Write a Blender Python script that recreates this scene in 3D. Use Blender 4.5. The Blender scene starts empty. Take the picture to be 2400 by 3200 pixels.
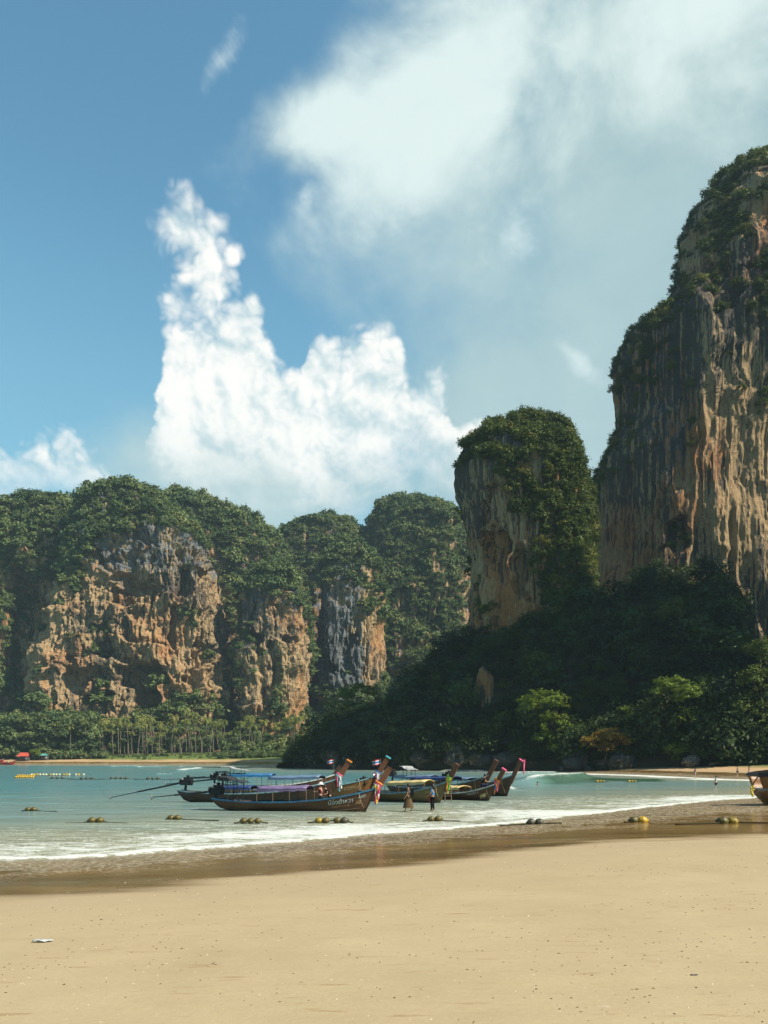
import bpy, bmesh, math, random
import numpy as np
from mathutils import Vector, Matrix

# ------------------------------------------------------------------ camera
F, HOR, CX, CAMZ = 2311.0, 2371.0, 1200.0, 3.4      # focal length in photo pixels, horizon row, centre column, eye height
scene = bpy.context.scene
COL = scene.collection
cam_d = bpy.data.cameras.new('camera'); cam = bpy.data.objects.new('camera', cam_d); COL.objects.link(cam)
cam_d.sensor_fit = 'VERTICAL'; cam_d.sensor_height = 36.0; cam_d.sensor_width = 27.0; cam_d.lens = 26.0
cam_d.shift_y = (HOR - 1600.0) / 3200.0
cam_d.clip_start = 0.1; cam_d.clip_end = 8000.0
cam.location = (0, 0, CAMZ); cam.rotation_euler = (math.radians(90), 0, 0)
scene.camera = cam
scene.render.resolution_x, scene.render.resolution_y = 768, 1024

SUN_AZ = math.radians(116.0)      # clockwise from the view direction (+Y): from the right, a little behind the camera
SUN_EL = math.radians(44.0)
SUNV = Vector((math.sin(SUN_AZ) * math.cos(SUN_EL), math.cos(SUN_AZ) * math.cos(SUN_EL), math.sin(SUN_EL)))

# ------------------------------------------------------------------ small node expression helper
class E:
    def __init__(s, nt, sock): s.nt, s.s = nt, sock
    def _m(s, op, *a, clamp=False):
        n = s.nt.nodes.new('ShaderNodeMath'); n.operation = op; n.use_clamp = clamp
        for i, v in enumerate((s,) + a):
            if isinstance(v, E): s.nt.links.new(v.s, n.inputs[i])
            else: n.inputs[i].default_value = float(v)
        return E(s.nt, n.outputs[0])
    def __add__(s, o): return s._m('ADD', o)
    __radd__ = __add__
    def __sub__(s, o): return s._m('SUBTRACT', o)
    def __rsub__(s, o): return (s * -1.0) + o
    def __mul__(s, o): return s._m('MULTIPLY', o)
    __rmul__ = __mul__
    def __truediv__(s, o): return s._m('DIVIDE', o)
    def max(s, o): return s._m('MAXIMUM', o)
    def min(s, o): return s._m('MINIMUM', o)
    def smax(s, o, k): return s._m('SMOOTH_MAX', o, k)
    def pow(s, o): return s._m('POWER', o)
    def abs(s): return s._m('ABSOLUTE')
    def sqrt(s): return s._m('SQRT')
    def sin(s): return s._m('SINE')
    def clamp(s): return s._m('ADD', 0.0, clamp=True)
    def atan2(s, o): return s._m('ARCTAN2', o)
    def asin(s): return s._m('ARCSINE')
    def step(s, a, b):
        n = s.nt.nodes.new('ShaderNodeMapRange'); n.interpolation_type = 'SMOOTHSTEP'
        s.nt.links.new(s.s, n.inputs['Value'])
        lo, hi, t0, t1 = (a, b, 0, 1) if a < b else (b, a, 1, 0)
        n.inputs['From Min'].default_value = lo; n.inputs['From Max'].default_value = hi
        n.inputs['To Min'].default_value = t0; n.inputs['To Max'].default_value = t1
        return E(s.nt, n.outputs['Result'])
    def lin(s, a, b, c=0.0, d=1.0):
        n = s.nt.nodes.new('ShaderNodeMapRange'); n.clamp = True
        s.nt.links.new(s.s, n.inputs['Value'])
        n.inputs['From Min'].default_value = a; n.inputs['From Max'].default_value = b
        n.inputs['To Min'].default_value = c; n.inputs['To Max'].default_value = d
        return E(s.nt, n.outputs['Result'])
def inp(nt, node, name, v):
    if isinstance(v, E): nt.links.new(v.s, node.inputs[name])
    else: node.inputs[name].default_value = v
def noise(nt, vec, scale, detail=4.0, rough=0.5, dist=0.0, out='Fac', dim='3D'):
    n = nt.nodes.new('ShaderNodeTexNoise'); n.noise_dimensions = dim
    if vec is not None: nt.links.new(vec.s, n.inputs['Vector'])
    inp(nt, n, 'Scale', scale); inp(nt, n, 'Detail', detail); inp(nt, n, 'Roughness', rough); inp(nt, n, 'Distortion', dist)
    return E(nt, n.outputs[out])
def vmap(nt, vec, scale=(1, 1, 1), loc=(0, 0, 0), rot=(0, 0, 0)):
    n = nt.nodes.new('ShaderNodeMapping'); nt.links.new(vec.s, n.inputs['Vector'])
    n.inputs['Scale'].default_value = scale; n.inputs['Location'].default_value = loc; n.inputs['Rotation'].default_value = rot
    return E(nt, n.outputs[0])
def vadd(nt, a, b, k=1.0):
    m = nt.nodes.new('ShaderNodeVectorMath'); m.operation = 'MULTIPLY_ADD'
    nt.links.new(b.s, m.inputs[0]); m.inputs[1].default_value = (k, k, k); nt.links.new(a.s, m.inputs[2])
    return E(nt, m.outputs[0])
def mix(nt, f, a, b, mode='MIX'):
    n = nt.nodes.new('ShaderNodeMix'); n.data_type = 'RGBA'; n.blend_type = mode; n.clamp_factor = True
    for i, v in ((0, f), (6, a), (7, b)):
        if isinstance(v, E): nt.links.new(v.s, n.inputs[i])
        elif i == 0: n.inputs[0].default_value = v
        else: n.inputs[i].default_value = (v[0], v[1], v[2], 1.0)
    return E(nt, n.outputs[2])
def tex(nt, out='Object'):
    n = nt.nodes.new('ShaderNodeTexCoord'); return E(nt, n.outputs[out])
def geo(nt, out='Position'):
    n = nt.nodes.new('ShaderNodeNewGeometry'); return E(nt, n.outputs[out])
def attr(nt, name, out='Fac'):
    n = nt.nodes.new('ShaderNodeAttribute'); n.attribute_name = name; return E(nt, n.outputs[out])
def sep(nt, v):
    n = nt.nodes.new('ShaderNodeSeparateXYZ'); nt.links.new(v.s, n.inputs[0]); return [E(nt, o) for o in n.outputs]
def comb(nt, *a):
    n = nt.nodes.new('ShaderNodeCombineXYZ')
    for i, v in enumerate(a):
        if isinstance(v, E): nt.links.new(v.s, n.inputs[i])
        else: n.inputs[i].default_value = v
    return E(nt, n.outputs[0])

# ------------------------------------------------------------------ world: Nishita sky with clouds by direction
world = bpy.data.worlds.new('World'); scene.world = world; world.use_nodes = True
def build_world():
    nt = world.node_tree; nt.nodes.clear()
    out = nt.nodes.new('ShaderNodeOutputWorld'); bg = nt.nodes.new('ShaderNodeBackground')
    sky = nt.nodes.new('ShaderNodeTexSky'); sky.sky_type = 'NISHITA'; sky.sun_disc = False
    sky.sun_elevation = SUN_EL; sky.sun_rotation = SUN_AZ
    sky.air_density = 1.0; sky.dust_density = 0.6; sky.ozone_density = 1.6; sky.altitude = 0.0
    d = tex(nt, 'Generated'); x, y, z = sep(nt, d)
    az = x.atan2(y); el = z.max(-1.0).min(1.0).asin()
    def ang(px, py):
        a = math.atan((px - CX) / F); return a, math.atan((HOR - py) / F * math.cos(a))
    def blob(px, py, rx, ry, rot=0.0):
        a0, e0 = ang(px, py); c, s = math.cos(rot), math.sin(rot)
        dx = az - a0; dy = el - e0
        u = (dx * (c * F / rx)) + (dy * (s * F / rx)); v = (dy * (c * F / ry)) - (dx * (s * F / ry))
        return 1.0 - (u * u + v * v).sqrt()
    def field(bl, k=0.12):
        f = None
        for b in bl:
            e = blob(*b); f = e if f is None else f.smax(e, k)
        return f
    # ---- soft high veil and the big soft cloud
    n_soft = noise(nt, vmap(nt, d, (1, 1, 1.3)), 6.0, 6.0, 0.58, 0.25)
    n_big = noise(nt, d, 2.6, 3.0, 0.5, 0.2)
    n_c = noise(nt, d, 13.0, 8.0, 0.60, 0.15)
    off = nt.nodes.new('ShaderNodeVectorMath'); off.operation = 'ADD'
    nt.links.new(d.s, off.inputs[0]); off.inputs[1].default_value = (0.012, -0.003, 0.018)
    n_e = noise(nt, d, 15.0, 4.0, 0.5, 0.1)
    n_o = noise(nt, E(nt, off.outputs[0]), 13.0, 5.0, 0.60, 0.15)
    veil = field([(2200, 760, 1050, 850), (1750, 1330, 800, 480), (900, 1500, 620, 170)], 0.25)
    a_veil = (veil * 1.0 + (n_soft - 0.5) * 1.3 + (n_big - 0.5) * 0.8).step(-0.2, 0.7) * 0.92
    big = field([(1480, 200, 680, 235, 0.30), (1000, 390, 320, 105, 0.22), (2050, 0, 900, 400)], 0.2)
    f_big = big * 0.95 + (n_soft - 0.5) * 1.35 + (n_big - 0.5) * 0.5 + (n_c - 0.5) * 0.35
    a_big = f_big.step(-0.10, 0.70)
    # ---- cumulus: skyline of the towers over the azimuth, roughened by the noise
    def curve(pts):
        n = nt.nodes.new('ShaderNodeFloatCurve'); cv = n.mapping.curves[0]
        P = [((ang(px, 1500)[0] + 0.6) / 1.2, py / 1700.0) for px, py in pts]
        cv.points[0].location = (0.0, P[0][1]); cv.points[1].location = (1.0, P[-1][1])
        for q in P: cv.points.new(*q)
        for q in cv.points: q.handle_type = 'AUTO_CLAMPED'
        n.mapping.update()
        wob = (n_e - 0.5) * 0.05 + (n_soft - 0.5) * 0.075
        nt.links.new(((az + wob + 0.6) / 1.2).s, n.inputs['Value'])
        return E(nt, n.outputs[0]) * 1700.0
    row = HOR - z / y.max(0.05) * F                     # height above the horizon as a photo row, for azimuths ahead
    top = curve([(-300, 1420), (-100, 1400), (0, 1425), (60, 1410), (110, 1385), (200, 1368), (270, 1395), (330, 1450), (372, 1530), (400, 1660), (400, 1690), (438, 1620), (466, 1480), (488, 1300), (510, 1160), (545, 1045), (600, 985), (700, 950), (760, 890), (798, 930), (830, 1050), (875, 1130), (925, 1140), (938, 1060), (960, 1035), (1040, 1045), (1100, 1062), (1190, 1010), (1240, 1040), (1262, 1120), (1300, 1160), (1370, 1190), (1420, 1250), (1440, 1330), (1500, 1300), (1560, 1350), (1600, 1500), (1650, 1690), (2700, 1690)])
    bot = curve([(-300, 1560), (300, 1545), (420, 1500), (480, 1360), (520, 1450), (700, 1480), (900, 1470), (1000, 1560), (1200, 1530), (1350, 1470), (1500, 1540), (2700, 1500)])
    wcol = noise(nt, d, 16.0, 4.0, 0.55, 0.0, 'Color')
    dw = vadd(nt, d, wcol, 0.022)
    def billow(vec):
        t = None
        for sc, w in ((9.0, 0.55), (19.0, 0.50), (43.0, 0.34), (90.0, 0.20)):
            e = (noise(nt, vec, sc, 0.0, 0.5) - 0.5).abs() * (2.0 * w); t = e if t is None else t + e
        return t
    dwo = nt.nodes.new('ShaderNodeVectorMath'); dwo.operation = 'ADD'
    nt.links.new(dw.s, dwo.inputs[0]); dwo.inputs[1].default_value = (0.008, -0.002, 0.012)
    b1 = billow(dw); b2 = billow(E(nt, dwo.outputs[0]))
    rag = (b1 - 0.34) * 1.7 + (n_c - 0.5) * 1.0
    col = field([(572, 725, 66, 72), (628, 765, 72, 60), (622, 840, 80, 80), (728, 800, 38, 24, 0.4), (655, 920, 104, 76), (560, 975, 60, 60)], 0.12)
    f_c = (((row - top) / 130.0).max(col * 0.62) + rag * 0.85).min(1.4)
    base_f = ((bot - row) + (n_c - 0.5) * 300.0 + (n_soft - 0.5) * 260.0).step(-110.0, 170.0)
    a_c = f_c.step(-0.16, 0.56) * base_f * y.step(0.1, 0.3)
    # thin broken wisps
    wis = field([(690, 190, 140, 60, 0.6), (950, 610, 80, 50, 0.5), (1260, 640, 150, 90, 0.3), (1800, 1120, 210, 46, -0.75), (1600, 700, 190, 120)], 0.1)
    a_w = (wis * 1.1 + (n_c - 0.58) * 3.4).step(0.1, 1.15) * 0.7
    # far round the horizon, outside the photograph: the same kind of broken cloud
    oth = az.abs().step(0.62, 1.0)
    a_o = ((n_big - 0.52) * 4.0 + (n_soft - 0.5) * 2.0).step(0.0, 1.0) * oth * el.step(-0.05, 0.1) * 0.7
    # ---- colours (scene linear, before the strength)
    ST = 0.10; K = 0.60 / ST           # 0.60: the picture is exposed a stop up
    def c(r, g, b): return (r * K, g * K, b * K)
    base = E(nt, sky.outputs[0])
    tint = mix(nt, 1.0, base, (0.64, 1.03, 0.94), 'MULTIPLY')
    lowsky = mix(nt, el.step(0.70, 0.16) * 0.75, tint, c(0.21, 0.44, 0.53))
    s = mix(nt, a_veil, lowsky, mix(nt, (n_big * 0.7 + n_soft * 0.5).lin(0.45, 0.85), c(0.31, 0.45, 0.47), c(0.46, 0.59, 0.60)))
    s = mix(nt, a_o, s, c(0.5, 0.57, 0.57))
    bl = (f_big * 0.75 + (n_soft - 0.5) * 1.1 - x * 0.75 + 0.24).step(0.0, 0.85)
    s = mix(nt, a_big * 0.95, s, mix(nt, bl, c(0.35, 0.475, 0.485), c(0.66, 0.765, 0.745)))
    s = mix(nt, a_w, s, c(0.62, 0.73, 0.73))
    lit = ((n_c - n_o) * 1.3 + (b1 - b2) * 1.25 + 0.62 + (f_c - 0.7) * 0.14 + (n_soft - 0.5) * 0.8).clamp()
    cc = mix(nt, lit.step(0.0, 1.0), c(0.44, 0.58, 0.62), c(0.90, 0.885, 0.84))
    cc = mix(nt, el.step(0.50, 0.30) * 0.2, cc, c(0.56, 0.68, 0.70))
    s = mix(nt, a_c * 0.97, s, cc)
    nt.links.new(s.s, bg.inputs['Color']); bg.inputs['Strength'].default_value = ST
    nt.links.new(bg.outputs[0], out.inputs['Surface'])
build_world()
world.cycles.sampling_method = 'NONE'

sun_d = bpy.data.lights.new('sun', 'SUN'); sun_d.energy = 5.0; sun_d.angle = math.radians(0.53); sun_d.color = (1.0, 0.91, 0.76)
sun = bpy.data.objects.new('sun', sun_d); COL.objects.link(sun)
sun.rotation_euler = (-SUNV).to_track_quat('-Z', 'Y').to_euler(); sun.location = SUNV * 300

scene.view_settings.view_transform = 'Standard'; scene.view_settings.look = 'None'
scene.view_settings.exposure = 1.0; scene.view_settings.gamma = 1.0; scene.view_settings.use_curve_mapping = False
scene.render.engine = 'CYCLES'
cy = scene.cycles
cy.max_bounces = 6; cy.diffuse_bounces = 2; cy.glossy_bounces = 2; cy.transmission_bounces = 2; cy.transparent_max_bounces = 8; cy.volume_bounces = 0
cy.use_denoising = True; cy.caustics_reflective = False; cy.caustics_refractive = False

# ------------------------------------------------------------------ helpers
def U(px, py, Y):                        # a photo pixel at a distance -> a point in the place
    return ((px - CX) / F * Y, Y, CAMZ + (HOR - py) / F * Y)
def G(px, py, z=0.0):                    # a photo pixel on a level surface -> its place
    Y = F * (CAMZ - z) / (py - HOR); return ((px - CX) / F * Y, Y, z)
def topx(P): return np.stack([CX + F * P[:, 0] / P[:, 1], HOR - F * (P[:, 2] - CAMZ) / P[:, 1]], 1)
def tag(o, label=None, cat=None, group=None, kind=None):
    if label: o['label'] = label
    if cat: o['category'] = cat
    if group: o['group'] = group
    if kind: o['kind'] = kind
    return o
def empty(name, loc=(0, 0, 0), rz=0.0, **k):
    o = bpy.data.objects.new(name, None); COL.objects.link(o); o.location = loc; o.rotation_euler = (0, 0, rz); o.empty_display_size = 0.1
    return tag(o, **k)
def mesh_np(name, V, Fc, mat=None, smooth=False):
    me = bpy.data.meshes.new(name)
    V = np.asarray(V, np.float32); Fc = np.asarray(Fc, np.int32)
    n, k = Fc.shape
    me.vertices.add(len(V)); me.vertices.foreach_set('co', V.ravel())
    me.loops.add(n * k); me.loops.foreach_set('vertex_index', Fc.ravel())
    me.polygons.add(n); me.polygons.foreach_set('loop_start', np.arange(0, n * k, k, dtype=np.int32))
    me.update(calc_edges=True)
    me.polygons.foreach_set('use_smooth', np.full(n, smooth, dtype=bool))
    if mat: me.materials.append(mat)
    return me
def link(name, me, parent=None, loc=(0, 0, 0), rot=(0, 0, 0), **k):
    o = bpy.data.objects.new(name, me); COL.objects.link(o); o.parent = parent; o.location = loc; o.rotation_euler = rot
    return tag(o, **k)
def copy_tree(o, parent=None):
    c = o.copy(); COL.objects.link(c); c.parent = parent
    for ch in o.children: copy_tree(ch, c)
    return c

# value noise in numpy
_rs = np.random.RandomState(7); _perm = _rs.permutation(256); _perm = np.concatenate([_perm, _perm, _perm]); _val = _rs.rand(256) * 2 - 1
def vn(x, y, z):
    xi, yi, zi = np.floor(x).astype(int), np.floor(y).astype(int), np.floor(z).astype(int)
    fx, fy, fz = x - xi, y - yi, z - zi
    fx = fx * fx * fx * (fx * (fx * 6 - 15) + 10); fy = fy * fy * fy * (fy * (fy * 6 - 15) + 10); fz = fz * fz * fz * (fz * (fz * 6 - 15) + 10)
    xi &= 255; yi &= 255; zi &= 255; x1 = (xi + 1) & 255; y1 = (yi + 1) & 255; z1 = (zi + 1) & 255
    def h(a, b, c): return _val[_perm[_perm[_perm[a] + b] + c]]
    def l(a, b, t): return a + (b - a) * t
    return l(l(l(h(xi, yi, zi), h(x1, yi, zi), fx), l(h(xi, y1, zi), h(x1, y1, zi), fx), fy),
             l(l(h(xi, yi, z1), h(x1, yi, z1), fx), l(h(xi, y1, z1), h(x1, y1, z1), fx), fy), fz)
def fbm(P, s, oc=4, seed=0.0, g=0.5):
    if np.isscalar(s): s = (s, s, s)
    x, y, z = P[:, 0] / s[0] + seed * 13.7, P[:, 1] / s[1] + seed * 7.3, P[:, 2] / s[2] + seed * 3.1
    t = np.zeros(len(P)); a = 1.0; tot = 0.0
    for i in range(oc):
        t += a * vn(x, y, z); tot += a; a *= g; x = x * 2.03 + 5.1; y = y * 2.03 + 1.7; z = z * 2.03 + 9.2
    return t / tot
def ridged(P, s, oc=3, seed=0.0):
    if np.isscalar(s): s = (s, s, s)
    x, y, z = P[:, 0] / s[0] + seed * 13.7, P[:, 1] / s[1] + seed * 7.3, P[:, 2] / s[2] + seed * 3.1
    t = np.zeros(len(P)); a = 1.0; tot = 0.0
    for i in range(oc):
        t += a * (1 - 2 * np.abs(vn(x, y, z))); tot += a; a *= 0.5; x = x * 2.03 + 5.1; y = y * 2.03 + 1.7; z = z * 2.03 + 9.2
    return t / tot
def inpoly(p, poly):
    x, y = p[:, 0], p[:, 1]; ins = np.zeros(len(p), bool); n = len(poly)
    for i in range(n):
        x0, y0 = poly[i]; x1, y1 = poly[(i + 1) % n]
        if y0 == y1: continue
        c = ((y0 > y) != (y1 > y)) & (x < (x1 - x0) * (y - y0) / (y1 - y0) + x0)
        ins ^= c
    return ins
def sdpoly(x, y, poly):                  # signed distance, positive inside
    d = np.full(x.shape, 1e9); n = len(poly)
    for i in range(n):
        ax, ay = poly[i]; bx, by = poly[(i + 1) % n]
        ex, ey = bx - ax, by - ay; L = ex * ex + ey * ey
        t = np.clip(((x - ax) * ex + (y - ay) * ey) / L, 0, 1)
        d = np.minimum(d, (x - ax - t * ex) ** 2 + (y - ay - t * ey) ** 2)
    d = np.sqrt(d); ins = inpoly(np.stack([x, y], 1), poly)
    return np.where(ins, d, -d)
def smooth01(a, b, x):
    t = np.clip((x - a) / (b - a), 0, 1); return t * t * (3 - 2 * t)
def set_attr(me, name, v):
    a = me.attributes.new(name, 'FLOAT', 'POINT'); a.data.foreach_set('value', np.asarray(v, np.float32))

# ------------------------------------------------------------------ materials
MATS = {}
def material(name):
    m = bpy.data.materials.new(name); m.use_nodes = True; nt = m.node_tree
    b = nt.nodes['Principled BSDF']; MATS[name] = m
    return m, nt, b
def bump(nt, b, h, strength=0.3, dist=0.1):
    n = nt.nodes.new('ShaderNodeBump'); nt.links.new(h.s, n.inputs['Height'])
    n.inputs['Strength'].default_value = strength; n.inputs['Distance'].default_value = dist
    nt.links.new(n.outputs[0], b.inputs['Normal'])
def plain(name, col, rough=0.6, metal=0.0, var=0.18, scale=6.0, spec=0.4):
    m, nt, b = material(name)
    col = tuple(c * 0.66 for c in col)
    p = tex(nt); n = noise(nt, p, scale, 5.0, 0.6)
    nt.links.new(mix(nt, n.lin(0.3, 0.75), tuple(c * (1 - var) for c in col), tuple(min(1, c * (1 + var)) for c in col)).s, b.inputs['Base Color'])
    inp(nt, b, 'Roughness', n.lin(0.2, 0.8, max(0.05, rough - 0.12), min(1, rough + 0.12))); b.inputs['Metallic'].default_value = metal
    b.inputs['Specular IOR Level'].default_value = spec
    return m
# ------------------------------------------------------------------ the bay: shoreline, ground sheet, sea
def W(px, py): return G(px, py)[:2]
NEAR = [W(0, 2692), W(200, 2684), W(400, 2671), W(600, 2657), W(800, 2642), W(1000, 2625), W(1200, 2607), W(1350, 2597), W(1500, 2586), W(1650, 2570), W(1800, 2551), W(2000, 2527), W(2200, 2506), W(2400, 2491)]
FAR = [W(2400, 2437), W(2300, 2435), W(2200, 2431), W(2000, 2421.5), W(1800, 2415.5), W(1600, 2411), W(1450, 2409), W(1300, 2408), W(1130, 2405), W(1000, 2402), W(930, 2400)]
SEA = [(-400, -30), (-60, 12), (-24, 20)] + NEAR + [(52, 76), (66, 90), (72, 104), (68, 113)] + FAR + [(-36, 300), (-42, 350), (-56, 384), (-102, 394), (-150, 401), (-214, 412), (-340, 432), (-420, 420), (-600, 300), (-900, 100), (-900, -60)]
SEA_A = SEA
def shore(x, y): return sdpoly(x, y, SEA_A)
def land_h(x, y, d):
    """ground height; d is the signed distance into the sea"""
    P = np.stack([x, y, np.zeros_like(x)], 1)
    o = np.maximum(-d, 0)
    near = (0.052 - 0.018 * smooth01(6, 24, x)) * o - 0.0002 * np.minimum(o, 60) ** 2
    mid = 0.075 * o
    far = 0.17 * np.minimum(o, 16) + 0.11 * np.clip(o - 16, 0, 60)
    wm = smooth01(75, 120, y); wf = smooth01(300, 380, y)
    h = near * (1 - wm) + mid * wm * (1 - wf) + far * wf
    h = np.minimum(h, 2.6 + 5.5 * wf)
    h += (0.035 * fbm(P, (7, 3.0, 5), 3, 2.0) + 0.006 * fbm(P, 0.6, 3, 5.0)) * smooth01(0.5, 6, o)
    h += 0.012 * ridged(np.stack([x * 0.4 - y * 0.1, y, 0 * x], 1), (1.6, 0.55, 1), 2, 7.0) * smooth01(9, 14, o) * smooth01(40, 25, y)
    h -= np.clip(d, 0, 60) * 0.05
    return h

def sand_material():
    m, nt, b = material('sand')
    p = geo(nt); d = attr(nt, 'off')          # metres up the beach from the water's edge
    x, y, z = sep(nt, p)
    ps = vmap(nt, p, (0.16, 0.55, 1.0), rot=(0, 0, -0.22))
    nb = noise(nt, ps, 0.9, 6.0, 0.55, 0.4)
    edge = d + (nb - 0.5) * 4.0 + (noise(nt, vmap(nt, p, (0.05, 0.4, 1), rot=(0, 0, -0.22)), 1.0, 3.0) - 0.5) * 4.5
    wet = edge.step(10.9, 9.2)
    damp = edge.step(18.0, 10.0)
    n1 = noise(nt, p, 0.5, 5.0, 0.6); n2 = noise(nt, p, 14.0, 6.0, 0.7); n3 = noise(nt, vmap(nt, p, (0.55, 3.2, 1), rot=(0, 0, -0.12)), 2.0, 6.0, 0.65)
    dry = mix(nt, n1.lin(0.3, 0.7), (0.2911, 0.2280, 0.1361), (0.3362, 0.2665, 0.1624))
    dry = mix(nt, n2.lin(0.25, 0.8) * 0.35, dry, (0.2050, 0.1476, 0.0820))
    dry = mix(nt, n3.step(0.60, 0.68) * 0.6, dry, (0.2050, 0.1271, 0.0615))
    farm = y.step(90, 170) * 0.75
    dry = mix(nt, farm, dry, (0.3772, 0.2214, 0.1066))
    dampc = mix(nt, damp * 0.65, dry, (0.2706, 0.2050, 0.1230))
    wc = mix(nt, nb.lin(0.35, 0.65), (0.1025, 0.0607, 0.0197), (0.1804, 0.1148, 0.0426))
    c = mix(nt, wet, dampc, wc)
    # foam lace left on the wet sand
    v = nt.nodes.new('ShaderNodeTexVoronoi'); v.feature = 'DISTANCE_TO_EDGE'; v.inputs['Scale'].default_value = 3.2
    nt.links.new(vadd(nt, vmap(nt, p, (0.8, 1.4, 1)), noise(nt, p, 1.6, 3.0, 0.5, 0.0, 'Color'), 0.8).s, v.inputs['Vector'])
    lace = E(nt, v.outputs['Distance']).step(0.13, 0.02) * (noise(nt, p, 0.55, 5.0, 0.65) + d.step(7.5, 0.3) * 0.25).step(0.46, 0.64) * d.step(8.2, 3.2)
    c = mix(nt, lace * 0.42, c, (0.3772, 0.3608, 0.2952))
    shells = noise(nt, p, 9.0, 2.0, 0.5).step(0.74, 0.77) * d.step(1.0, 6.0)
    c = mix(nt, shells * 0.5, c, (0.4100, 0.3690, 0.2788))
    # lawn behind the far beach
    gx = attr(nt, 'lawn')
    gn = noise(nt, p, 0.35, 5.0, 0.6)
    c = mix(nt, gx, c, mix(nt, gn.lin(0.3, 0.7), (0.0574, 0.0902, 0.0205), (0.1066, 0.1353, 0.0328)))
    nt.links.new(c.s, b.inputs['Base Color'])
    inp(nt, b, 'Roughness', (wet * (1.0 - lace)).lin(0, 1, 0.85, 0.17)); inp(nt, b, 'Specular IOR Level', wet.lin(0, 1, 0.15, 0.42))
    hgt = n2 * 0.35 + n3 * 0.6 + noise(nt, p, 45.0, 3.0) * 0.2
    bump(nt, b, hgt * (1.0 - wet * 0.9), 0.35, 0.035)
    return m
def water_material():
    m, nt, b = material('sea_water')
    p = geo(nt); x, y, z = sep(nt, p); d = attr(nt, 'off'); fo = attr(nt, 'foam'); wv = attr(nt, 'green')
    nl = noise(nt, vmap(nt, p, (0.05, 0.16, 1), rot=(0, 0, -0.2)), 1.0, 5.0, 0.6)
    deep = (d + (nl - 0.5) * 24.0)
    c = mix(nt, deep.step(1.0, 24.0), (0.2542, 0.2542, 0.1763), (0.1550, 0.2260, 0.2100))
    c = mix(nt, deep.step(14.0, 70.0), c, (0.0740, 0.1930, 0.2150))
    c = mix(nt, deep.step(80.0, 190.0), c, (0.0350, 0.1330, 0.1700))
    c = mix(nt, d.step(2.2, 0.0) * 0.5, c, (0.1640, 0.1230, 0.0574))
    c = mix(nt, wv, c, (0.0287, 0.0697, 0.0369))
    # broken foam: streaks and cells stretched along the shore
    pf = vmap(nt, p, (0.42, 1.1, 1.0), rot=(0, 0, -0.25))
    pw = vadd(nt, pf, noise(nt, pf, 0.9, 3.0, 0.5, 0.0, 'Color'), 1.0)
    f1 = noise(nt, pw, 2.6, 9.0, 0.72, 0.3); f2 = noise(nt, p, 9.0, 5.0, 0.7)
    fm = (fo * 1.0 + (f1 - 0.5) * 2.3 + (f2 - 0.5) * 1.1 - 0.20)
    foam = fm.step(0.30, 0.58) * fo.step(0.02, 0.2)
    c = mix(nt, foam * 0.95, c, (0.4592, 0.4756, 0.4428))
    nt.links.new(c.s, b.inputs['Base Color'])
    inp(nt, b, 'Roughness', foam.lin(0, 1, 0.16, 0.8)); b.inputs['IOR'].default_value = 1.33
    inp(nt, b, 'Specular IOR Level', foam.lin(0, 1, 0.5, 0.1))
    r1 = noise(nt, vmap(nt, p, (0.9, 2.0, 1)), 1.6, 5.0, 0.6, 0.4); r2 = noise(nt, vmap(nt, p, (0.25, 0.7, 1), rot=(0, 0, -0.2)), 1.0, 4.0, 0.55, 0.4)
    r3 = noise(nt, vmap(nt, p, (0.06, 0.2, 1), rot=(0, 0, 0.1)), 1.0, 3.0)
    bump(nt, b, r1 * 0.10 + r2 * 0.35 + r3 * 0.9 + foam * 0.06, 0.55, 0.8)
    return m
M_sand, M_water = sand_material(), water_material()

def fan(ys, us, back=18.0):
    Y = np.repeat(ys, len(us)); Uu = np.tile(us, len(ys)); X = Uu * (Y + back)
    r, c = len(ys), len(us); i = np.arange(r * c).reshape(r, c)
    Q = np.stack([i[:-1, :-1], i[:-1, 1:], i[1:, 1:], i[1:, :-1]], -1).reshape(-1, 4)
    return X, Y, Q
def build_ground():
    ys = np.concatenate([np.linspace(-14, 3, 8)[:-1], np.geomspace(3 + 6, 700 + 6, 420) - 6, [1000, 1600, 3000, 6000]])
    us = np.concatenate([np.linspace(-6, -0.75, 14)[:-1], np.linspace(-0.75, 0.75, 330), np.linspace(0.75, 6, 14)[1:]])
    X, Y, Q = fan(ys, us); X = np.clip(X, -6000, 6000)
    d = shore(X, Y); Z = land_h(X, Y, d)
    me = mesh_np('ground', np.stack([X, Y, Z], 1), Q, M_sand, True)
    set_attr(me, 'off', -d * (1 - 0.52 * smooth01(6, 26, X) * smooth01(90, 70, Y)))
    P = np.stack([X, Y, Z], 1)
    o = -d + 6 * fbm(P, 9.0, 3, 3.3)
    set_attr(me, 'lawn', smooth01(13, 22, o) * smooth01(340, 380, Y) + smooth01(20, 30, o) * (Y < 340) * smooth01(90, 120, Y))
    link('beach', me, label='pale sandy beach curving round the bay with a lawn behind its far end', kind='structure')
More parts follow.
